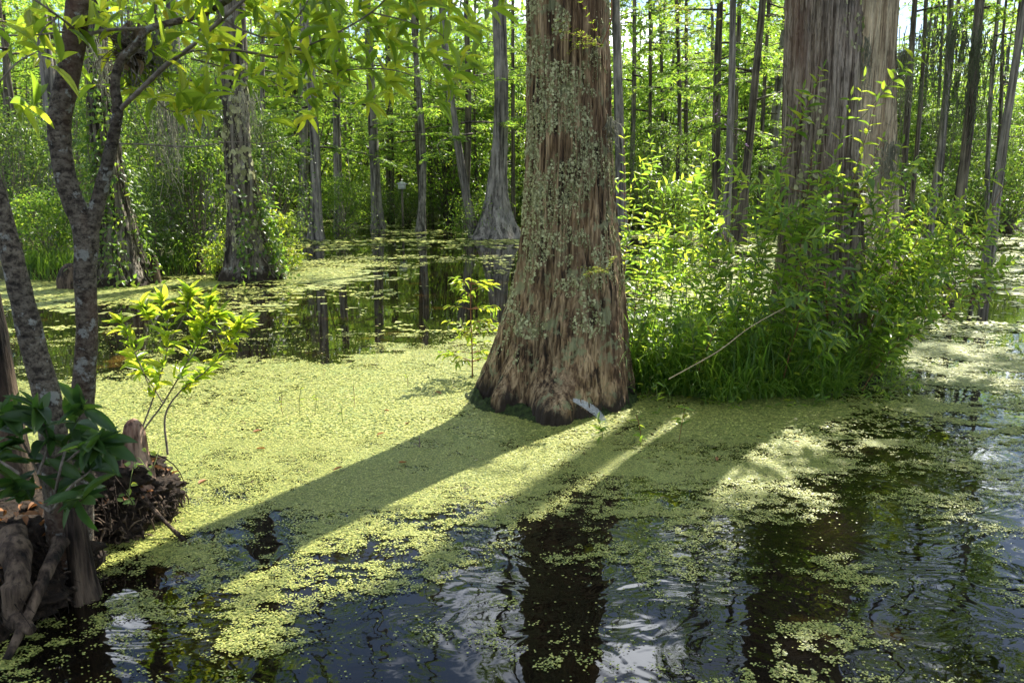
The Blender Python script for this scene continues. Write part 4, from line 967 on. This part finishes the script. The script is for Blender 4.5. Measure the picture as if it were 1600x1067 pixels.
# short broken roots and wood bits covering the mounds
mb = MB()
for i in range(900):
    c, R0, h0 = ((-2.2, 3.88), .44, .33) if i % 2 else ((-2.32, 3.1), .50, .38)
    a = random.uniform(-3.6, .6); h = h0 * random.uniform(0, 1.02); rad_ = R0 * (1 - (h / h0) ** 3 * .8) * random.uniform(.95, 1.08)
    o = np.array((c[0] + rad_ * math.cos(a), c[1] + rad_ * math.sin(a), h)); d = nrm(RNG.normal(0, 1, 3) * (1, 1, 1.5) + (-.5 * math.sin(a), .5 * math.cos(a), -.6)) * random.uniform(.012, .045)
    k_ = random.uniform(.002, .007); mb.tube(bez(o - d, o + RNG.normal(0, .02, 3), o + d, 5), (k_ * .6, k_, k_, k_ * .8, k_ * .4), 5)
tag(link('root_debris', mb.mesh('root_debris', M['rotwood'])), 'broken root bits and rotten wood on the mounds', kind='stuff')
# fine rootlets on the mounds
mb = MB()
for i in range(150):
    if i % 2: c = np.array((-2.2, 3.88)); R0 = .43; h0 = .33
    else: c = np.array((-2.3, 3.1)); R0 = .5; h0 = .38
    a = random.uniform(-3.4, .4); p0 = np.array((c[0] + R0 * .8 * math.cos(a), c[1] + R0 * .8 * math.sin(a), h0 * random.uniform(.5, 1))); p1 = np.array((c[0] + R0 * 1.12 * math.cos(a + random.gauss(0, .2)), c[1] + R0 * 1.12 * math.sin(a), random.uniform(-.02, .15)))
    mb.tube(bez(p0, (p0 + p1) / 2 + RNG.normal(0, .05, 3), p1, 6), np.linspace(.0035, .0012, 6) * random.uniform(.4, 1.4), 4, False)
tag(link('rootlets', mb.mesh('rootlets', M['muck'])), 'tangle of fine dead rootlets hanging over the root mounds', kind='stuff')
n = 420; a = RNG.uniform(0, 6.28, n); rr0 = RNG.random(n)
O = np.where((np.arange(n) % 2)[:, None] > 0, np.stack([-2.15 + .40 * np.cos(a) * rr0, 3.9 + .3 * np.sin(a) * rr0, .36 - .2 * rr0 ** 3], -1), np.stack([-2.3 + .45 * np.cos(a) * rr0, 3.1 + .5 * np.sin(a) * rr0, .44 - .25 * rr0 ** 3], -1))
mb = MB(); place_leaves(mb, leaf_template(4, 'oval', .2, .3), O, RNG.normal(0, 1, (n, 3)) * (1, 1, .3), RNG.normal(0, .4, (n, 3)) + (0, 0, 1), RNG.uniform(.03, .07, n), RNG.uniform(.015, .03, n))
tag(link('leaf_litter', mb.mesh('leaf_litter', M['deadleaf'])), 'brown dead leaves littered over the root mounds', kind='stuff')
# little vine with round leaves on the knee
rt2 = root('creeping_vine', P(205, 750, 3.75), 'small vine with pale round leaves climbing the cypress knee', 'vine'); rv = np.array(rt2.location); rr = random.Random(4); mb = MB()
pth = smooth_path([P(a, b_, y) - rv for a, b_, y in [(200, 790, 3.6), (205, 745, 3.65), (215, 715, 3.72), (235, 735, 3.62), (250, 700, 3.7)]], 5); mb.tube(pth, .002, 4); link('stem', mb.mesh('stem', M['stem']), rt2)
for i in range(20):
    p = pth[rr.randrange(len(pth))] + np.array([rr.gauss(0, .02) for _ in range(3)]); leaf_obj('vinelet', p, (rr.gauss(0, 1), rr.gauss(-.3, .6), rr.gauss(0, .5)), (0, -.7, .8), rr.uniform(.025, .045), rt2, rr)
# dark leafy sprig in the lower left
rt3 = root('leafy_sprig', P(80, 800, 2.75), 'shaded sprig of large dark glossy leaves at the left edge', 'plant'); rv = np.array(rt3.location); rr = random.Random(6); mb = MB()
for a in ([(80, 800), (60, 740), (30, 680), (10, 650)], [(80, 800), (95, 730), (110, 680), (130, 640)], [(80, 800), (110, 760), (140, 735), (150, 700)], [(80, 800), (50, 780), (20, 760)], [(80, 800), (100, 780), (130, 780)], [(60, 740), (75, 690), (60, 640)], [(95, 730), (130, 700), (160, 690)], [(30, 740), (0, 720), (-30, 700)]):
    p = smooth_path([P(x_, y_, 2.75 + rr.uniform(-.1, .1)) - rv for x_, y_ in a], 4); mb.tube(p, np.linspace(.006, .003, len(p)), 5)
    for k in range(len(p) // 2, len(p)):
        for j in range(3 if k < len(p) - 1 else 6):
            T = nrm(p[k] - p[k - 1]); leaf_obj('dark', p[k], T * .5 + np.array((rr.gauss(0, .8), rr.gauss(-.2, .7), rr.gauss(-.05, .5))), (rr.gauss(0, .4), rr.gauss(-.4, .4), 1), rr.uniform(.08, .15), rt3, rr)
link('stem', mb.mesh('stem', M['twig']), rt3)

# ---------------------------------------------------------------- small things
# sprig on the main trunk and cypress twigs at the top
def needle_sprig(c, d, n, L, label, seed, name='cypress_sprig', stem=None):
    r = np.random.default_rng(seed); rt = root(name, c, label, 'twig'); mb, lf = MB(), MB()
    if stem is not None: mb.tube(smooth_path(stem, 6), .005, 5)
    for i in range(n):
        dd = nrm(np.asarray(d) + r.normal(0, .45, 3)); q = bez((0, 0, 0), dd * L * .5 + (0, 0, .02), dd * L * r.uniform(.5, 1.1) + (0, 0, -.02), 8); mb.tube(q, .0015, 3)
        s = np.repeat(np.arange(8), 6); m = len(s); O = q[s] + r.normal(0, .004, (m, 3)); side = nrm(np.cross(dd, (0, 0, 1)))
        place_leaves(lf, DIAMOND, O, dd * .5 + side * np.where(np.arange(m) % 2, 1, -1)[:, None] + r.normal(0, .2, (m, 3)), (0, 0, 1) + r.normal(0, .3, (m, 3)), r.uniform(.018, .032, m), .005)
    link('twig', mb.mesh('twig', M['redstem']), rt); link('needles', lf.mesh('needles', M['young_leaf'], False), rt)
needle_sprig(P(948, 425, 5.85), (-1, -.3, .05), 7, .2, 'small bright sprout growing from the face of the large lichened trunk', 1)
tw = P(940, 72, 5.95)
needle_sprig(tw, (-1, -.3, .2), 9, .38, 'brown cypress twig with bright needles crossing the upper right of the lichened trunk', 2, stem=[(0, 0, 0), P(955, 30, 5.95) - tw, P(953, -30, 5.95) - tw])
needle_sprig(P(1110, 45, 6.5), (-1, 0, -.1), 8, .38, 'bright cypress needle spray hanging free right of the lichened trunk', 3)
needle_sprig(P(1080, 20, 6.8), (-.7, 0, -.5), 8, .35, 'second needle spray higher up right of the lichened trunk', 4)
# feather
fc = P(890, 624, 5.52); fe = P(947, 660, 5.45)
rf = root('feather', fc, 'grey curved feather stuck in the duckweed before the lichened cypress', 'feather')
d = fe - fc; k = 26; t = np.linspace(0, 1, k); c_ = bez((0, 0, 0), d * .5 + (.0, 0, .055), d, k); T = nrm(np.gradient(c_, axis=0)); up = nrm(np.cross(T, (0, -1, .3)))
mb = MB(); mb.tube(c_, np.linspace(.0008, .0022, k), 5); link('quill', mb.mesh('quill', M['feather']), rf)
mb = MB()
for s, wv in ((1, .022), (-1, .034)):
    rf_ = random.Random(int(3 + s))
    for i in range(64):      # the vane is its barbs, with a few gaps
        u_ = .12 + .86 * i / 63
        if s < 0 and (.30 < u_ < .335 or .52 < u_ < .57) or s > 0 and .7 < u_ < .72: continue
        kk = u_ * (k - 1); a_ = min(int(kk), k - 2); c0 = c_[a_] + (c_[a_ + 1] - c_[a_]) * (kk - a_)
        Lb = wv * 1.9 * u_ ** .7 * (1 - u_ * .98) ** .35 * rf_.uniform(.88, 1.05); dv = up[a_] * s - T[a_] * .75
        tip_ = c0 + dv * Lb + np.array((0, rf_.uniform(-.002, .002), 0)); wd_ = T[a_] * .0021
        mb.add([c0 - wd_, c0 + wd_, tip_ + wd_ * .7, tip_ - wd_ * .7], np.array([(0, 1, 2, 3)]))
tag(link('vane', mb.mesh('vane', M['feather'], False), rf), kind='stuff')
# sprouts and sticks in the duckweed
rr = random.Random(9)
for i, (px, py, h, lb) in enumerate([(470, 655, .22, 'tallest of the thin sprouts in the sunlit duckweed'), (445, 650, .16, 'thin sprout at the left of the sprout row in the duckweed'), (490, 650, .2, 'thin sprout at the right of the sprout row in the duckweed'), (552, 640, .2, 'leafy sprout with heart shaped leaves in the duckweed'), (536, 662, .13, 'small sprout before the leafy one in the duckweed'), (636, 604, .09, 'tiny sprout near the rear edge of the duckweed'), (485, 670, .1, 'shortest sprout of the sprout row'), (1000, 695, .2, 'leafy sprout at the front foot of the lichened cypress, beside the sunlit strip'), (938, 690, .14, 'leafy sprout in front of the feather'), (1060, 690, .24, 'branching sprout at the front left of the grass'), (1030, 650, .25, 'sprout with narrow leaves right of the feather')]):
    b = G(px, py); rt = root('sprout', b, lb, 'plant', 'sprouts rising from the duckweed'); mb = MB()
    pth = bez((0, 0, -.03), (rr.gauss(0, .02), 0, h * .5), (rr.gauss(0, .02), rr.gauss(0, .02), h), 7); mb.tube(pth, .0022, 4); link('stem', mb.mesh('stem', M['redstem'] if i % 2 else M['stem']), rt)
    for j in range(4 if px < 700 else 12):
        q = pth[rr.randint(3 if px < 700 else 1, 6)]; leaf_obj('herb' if px > 700 else 'young', q, (rr.gauss(0, 1), rr.gauss(0, 1), rr.uniform(-.2, .6)), (0, 0, 1), rr.uniform(.025, .045) if px < 700 else rr.uniform(.05, .09), rt, rr)
for i, (px, py, h, lb) in enumerate([(655, 700, .09, 'short dark stick standing in the sunlit duckweed'), (437, 630, .06, 'stub of a twig at the left of the sprout row')]):
    b = G(px, py); mb = MB(); mb.tube(np.array([(0, 0, -.03), (.003, 0, h * .6), (.0, .0, h)]), (.006, .005, .002), 6); mb.tube(np.array([(0, 0, .01), (-.02, 0, .03), (-.035, -.005, .028)]), .003, 5)
    o = link('stick', mb.mesh('stick', M['twig'])); o.location = b; tag(o, lb, 'stick', 'sticks in the duckweed')
FL = [(588, 680, 'reddish fallen leaf floating left of the short dark stick'), (395, 675, 'orange fallen leaf floating left of the sprout row'), (415, 700, 'pinkish fallen leaf floating below the sprout row'), (635, 722, 'brown fallen leaf floating near the shade line'), (520, 735, 'small fallen leaf floating mid way to the shade line'), (640, 660, 'small fallen leaf floating behind the short dark stick'), (310, 755, 'fallen leaf floating close to the root mound'), (1250, 690, 'yellow fallen leaf floating right of the grass'), (690, 615, 'fallen leaf floating left of the cypress foot'), (1120, 720, 'fallen leaf floating in front of the grass'), (600, 640, 'fallen leaf floating in the middle of the sunlit mat')]
for i, (px, py, lb) in enumerate(FL):
    b = G(px, py, .012); V, F = leaf_template(5, 'oval', .15, -.1); a = rr.uniform(0, 6.28); V = V * (.38, 1, 1) * rr.uniform(.05, .075)
    mb = MB(); mb.add(V, F); o = link('fallen_leaf', mb.mesh('fallen_leaf', M['deadleaf'])); o.location = b; o.rotation_euler = (rr.gauss(0, .15), rr.gauss(0, .15), a); tag(o, lb, 'leaf', 'fallen leaves on the duckweed')
# little white board far away
mb = MB(); c = P(628, 288, 34)
def box(mb, a, b):
    x0, y0, z0 = a; x1, y1, z1 = b
    mb.add([(x0, y0, z0), (x1, y0, z0), (x1, y1, z0), (x0, y1, z0), (x0, y0, z1), (x1, y0, z1), (x1, y1, z1), (x0, y1, z1)], np.array([(0, 3, 2, 1), (4, 5, 6, 7), (0, 1, 5, 4), (1, 2, 6, 5), (2, 3, 7, 6), (3, 0, 4, 7)]))
rw = root('marker', (c[0], c[1] , 0), 'small white roofed box on a post in the far wood', 'marker box')
mb = MB(); box(mb, (-.15, -.1, c[2] - .2), (.15, .1, c[2])); link('box', mb.mesh('box', M['white'], False), rw)
mb = MB(); mb.add([(-.24, -.16, c[2] + .003), (.24, -.16, c[2] + .003), (.24, .16, c[2] + .003), (-.24, .16, c[2] + .003), (0, -.16, c[2] + .12), (0, .16, c[2] + .12)], [np.array([(0, 3, 2, 1), (1, 2, 5, 4), (3, 0, 4, 5)]), np.array([(0, 1, 4), (2, 3, 5)])]); link('roof', mb.mesh('roof', M['white'], False), rw)
mb = MB(); box(mb, (-.04, -.04, -.3), (.04, .04, c[2] - .203)); link('post', mb.mesh('post', M['twig'], False), rw)

# ---------------------------------------------------------------- duckweed
DX = np.arange(0, 1601, 100)
TAB = {
 325: [.35] * 17,
 345: [.35] * 17,
 370: [.5, .5, .5, .3, .4, .45, .45, .45, .4, .4, .4, .5, .55, .55, .6, .6, .6],
 400: [.5, .6, .5, .4, .5, .5, .3, .3, .25, .25, .3, .5, .5, .5, .5, .5, .5],
 428: [.6, .8, .85, .85, .9, .85, .25, .12, .12, .12, .3, .4, .4, .45, .45, .45, .5],
 460: [.95, .95, .85, .5, .25, .2, .2, .1, .1, .1, .3, .4, .4, .45, .5, .45, .5],
 500: [.2, .25, .2, .12, .28, .2, .2, .1, .12, .2, .4, .5, .5, .5, .55, .5, .5],
 535: [.15, .15, .1, .1, .12, .12, .15, .75, .95, .8, .6, .6, .6, .6, .6, .5, .5],
 562: [.2, .2, .15, .2, .3, .4, .9, 1, 1, 1, .8, .8, .7, .65, .65, .55, .5],
 585: [.3, .4, .6, .85, 1, 1, 1, 1, 1, 1, 1, .9, .8, .75, .7, .6, .5],
 620: [.9, 1, 1, 1, 1, 1, 1, 1, 1, 1, 1, .95, .9, .88, .78, .6, .45],
 660: [1, 1, 1, 1, 1, 1, 1, 1, 1, 1, .97, .93, .88, .82, .7, .42, .35],
 700: [1, 1, 1, 1, 1, 1, 1, 1, 1, .97, .92, .88, .82, .76, .5, .32, .28],
 750: [1, 1, 1, 1, 1, .97, .95, .98, .97, .88, .82, .72, .6, .55, .4, .4, .4],
 800: [1, 1, 1, .90, .62, .46, .72, .72, .58, .40, .56, .32, .22, .3, .33, .35, .25],
 850: [.5, .5, .62, .66, .42, .5, .6, .56, .32, .15, .34, .15, .1, .18, .22, .15, .12],
 900: [.3, .3, .4, .5, .5, .22, .34, .42, .10, .1, .1, .05, .1, .38, .12, .08, .1],
 950: [.25, .3, .4, .5, .42, .10, .16, .08, .08, .08, .06, .05, .1, .4, .12, .08, .1],
 1000: [.35, .35, .45, .5, .48, .1, .08, .06, .07, .06, .06, .05, .15, .3, .2, .3, .3],
 1090: [.35, .4, .45, .48, .45, .1, .05, .05, .06, .05, .06, .05, .08, .1, .25, .3, .25]}
TY = np.array(sorted(TAB)); TV = np.array([TAB[k] for k in TY], float)
def cover(x, y):
    px, py = px_of(x, y); px = np.clip(px, 0, 1600); py = np.clip(py, 325, 1090)
    fx_ = px / 100; i = np.clip(fx_.astype(int), 0, 15); fx_ = fx_ - i
    j = np.clip(np.searchsorted(TY, py) - 1, 0, len(TY) - 2); fy_ = (py - TY[j]) / (TY[j + 1] - TY[j])
    return (TV[j, i] * (1 - fx_) + TV[j, i + 1] * fx_) * (1 - fy_) + (TV[j + 1, i] * (1 - fx_) + TV[j + 1, i + 1] * fx_) * fy_
def rank(x, y, s, o=4):
    n = fbm(x * s, y * s * 1.35, 7.7, o); return 1 / (1 + np.exp(-(n - .5) / .062))
def fronds(n, y0, y1, half, rlo, rhi, s, soft, sides, seed, stray=.02, mat='duck'):
    r = np.random.default_rng(seed)
    y = r.uniform(y0, y1, n); x = r.uniform(-1, 1, n) * half * (y + .6)
    c = cover(x, y); rk = rank(x, y, s); rk2 = rank(x + 40, y, s * 6, 2)
    rk = .6 * rk + .4 * rk2
    keep = (rk + r.normal(0, soft, n) < c * 1.04 - .02) | (r.random(n) < stray * (c > .06))
    x, y = x[keep], y[keep]; m = len(x)
    rad = r.uniform(rlo, rhi, m) * (1 + .35 * (r.random(m) > .9)); a0 = r.uniform(0, 6.28, m)
    th = np.arange(sides) * 2 * math.pi / sides
    tx, ty = r.normal(0, .10, m), r.normal(0, .10, m)
    ax = rad[:, None] * np.cos(th + a0[:, None]); ay = rad[:, None] * np.sin(th + a0[:, None]) * r.uniform(.7, 1, m)[:, None]
    z = (.004 + r.random(m) * .007)[:, None] + ax * tx[:, None] + ay * ty[:, None]
    z = np.maximum(z, .0025)
    V = np.stack([x[:, None] + ax, y[:, None] + ay, z], -1)
    mb = MB(); mb.add(V.reshape(-1, 3), (np.arange(sides)[None] + (np.arange(m) * sides)[:, None])); return mb
def put(mb, lab): tag(link('duckweed', mb.mesh('duckweed', M['duck'], False)), lab, kind='stuff')
put(fronds(620000, 2.2, 5.2, .70, .0024, .0056, 3.2, .10, 4, 1, .006), 'small duckweed fronds floating in clumps on the near water')
put(fronds(300000, 5.2, 9.2, .70, .005, .010, 2.2, .09, 4, 2, .01), 'sunlit duckweed around the foot of the large cypresses')
put(fronds(120000, 9.2, 20, .70, .014, .034, .8, .045, 4, 3, .004), 'duckweed drifting on the middle of the pond')
put(fronds(90000, 20, 46, .70, .035, .09, .3, .05, 4, 4, .004), 'duckweed streaks on the far water')
# brown bits and seeds lying in the duckweed
n = 5200; y = RNG.uniform(2.6, 8.5, n); x = RNG.uniform(-.68, .68, n) * (y + .5); k = (cover(x, y) > .55) & (fbm(x * 2, y * 2, 3) > .42); x, y = x[k], y[k]; n = len(x)
mb = MB(); place_leaves(mb, DIAMOND, np.stack([x, y, .008 + RNG.random(n) * .006], -1), RNG.normal(0, 1, (n, 3)) * (1, 1, .12), RNG.normal(0, .15, (n, 3)) + (0, 0, 1), RNG.uniform(.006, .03, n), RNG.uniform(.003, .008, n))
tag(link('floating_bits', mb.mesh('floating_bits', M['floatbit'], False)), 'brown plant bits scattered over the duckweed', kind='stuff')
# closed mat below the fronds
def mat_sheet(y0, y1, half, cell, s, lab):
    nx = int(2 * half * (y1 + .6) / cell); ny = int((y1 - y0) / cell)
    xs = (np.arange(nx + 1) - nx / 2) * cell; ys = y0 + np.arange(ny + 1) * cell
    X, Y = np.meshgrid(xs, ys); X = X + (vn(X * 31, Y * 31) - .5) * cell * .8; Y2 = Y + (vn(X * 29 + 7, Y * 29) - .5) * cell * .8
    xc = (X[:-1, :-1] + X[1:, 1:]) / 2; yc = (Y2[:-1, :-1] + Y2[1:, 1:]) / 2
    rk = .72 * rank(xc, yc, s) + .28 * rank(xc + 40, yc, s * 6, 2)
    keep = rk + RNG.normal(0, .08, rk.shape) < cover(xc, yc) * 1.04 - (.30 if s > 3 else .2)
    i, j = np.where(keep); c = nx + 1
    F = np.stack([i * c + j, i * c + j + 1, (i + 1) * c + j + 1, (i + 1) * c + j], -1)
    used, inv = np.unique(F, return_inverse=True)
    V = np.stack([X, Y2, 0 * X + .0022 + .004 * vn(X * 9, Y * 9)], -1).reshape(-1, 3)[used]
    mb = MB(); mb.add(V, inv.reshape(-1, 4)); tag(link('duckweed_mat', mb.mesh('duckweed_mat', DM, False)), lab, kind='stuff')
DM, nt_, p_, o_ = newmat('duckweed mat')
n1 = noise(nt_, 95, 3); n2 = noise(nt_, 2.2, 4); r1 = ramp(nt_, [(.36, (.045, .06, .014)), (.5, (.18, .21, .045)), (.66, (.40, .41, .13))]); nt_.links.new(n1.outputs[0], r1.inputs[0])
r2 = ramp(nt_, [(.35, (.85, .95, .8)), (.65, (1.1, 1.0, 1.0))]); nt_.links.new(n2.outputs[0], r2.inputs[0]); mu = nt_.nodes.new('ShaderNodeMixRGB'); mu.blend_type = 'MULTIPLY'; mu.inputs[0].default_value = 1
nt_.links.new(r1.outputs[0], mu.inputs[1]); nt_.links.new(r2.outputs[0], mu.inputs[2]); nt_.links.new(mu.outputs[0], p_.inputs['Base Color']); p_.inputs['Roughness'].default_value = .55
b_ = nt_.nodes.new('ShaderNodeBump'); b_.inputs['Strength'].default_value = .6; b_.inputs['Distance'].default_value = .01; nt_.links.new(n1.outputs[0], b_.inputs['Height']); nt_.links.new(b_.outputs[0], p_.inputs['Normal'])
mat_sheet(2.2, 5.2, .7, .03, 3.2, 'closed duckweed mat on the near water')
mat_sheet(5.2, 9.2, .7, .04, 2.2, 'closed duckweed mat left of the lichened cypress')
mat_sheet(9.2, 20, .7, .10, .9, 'closed duckweed mat on the middle pond')
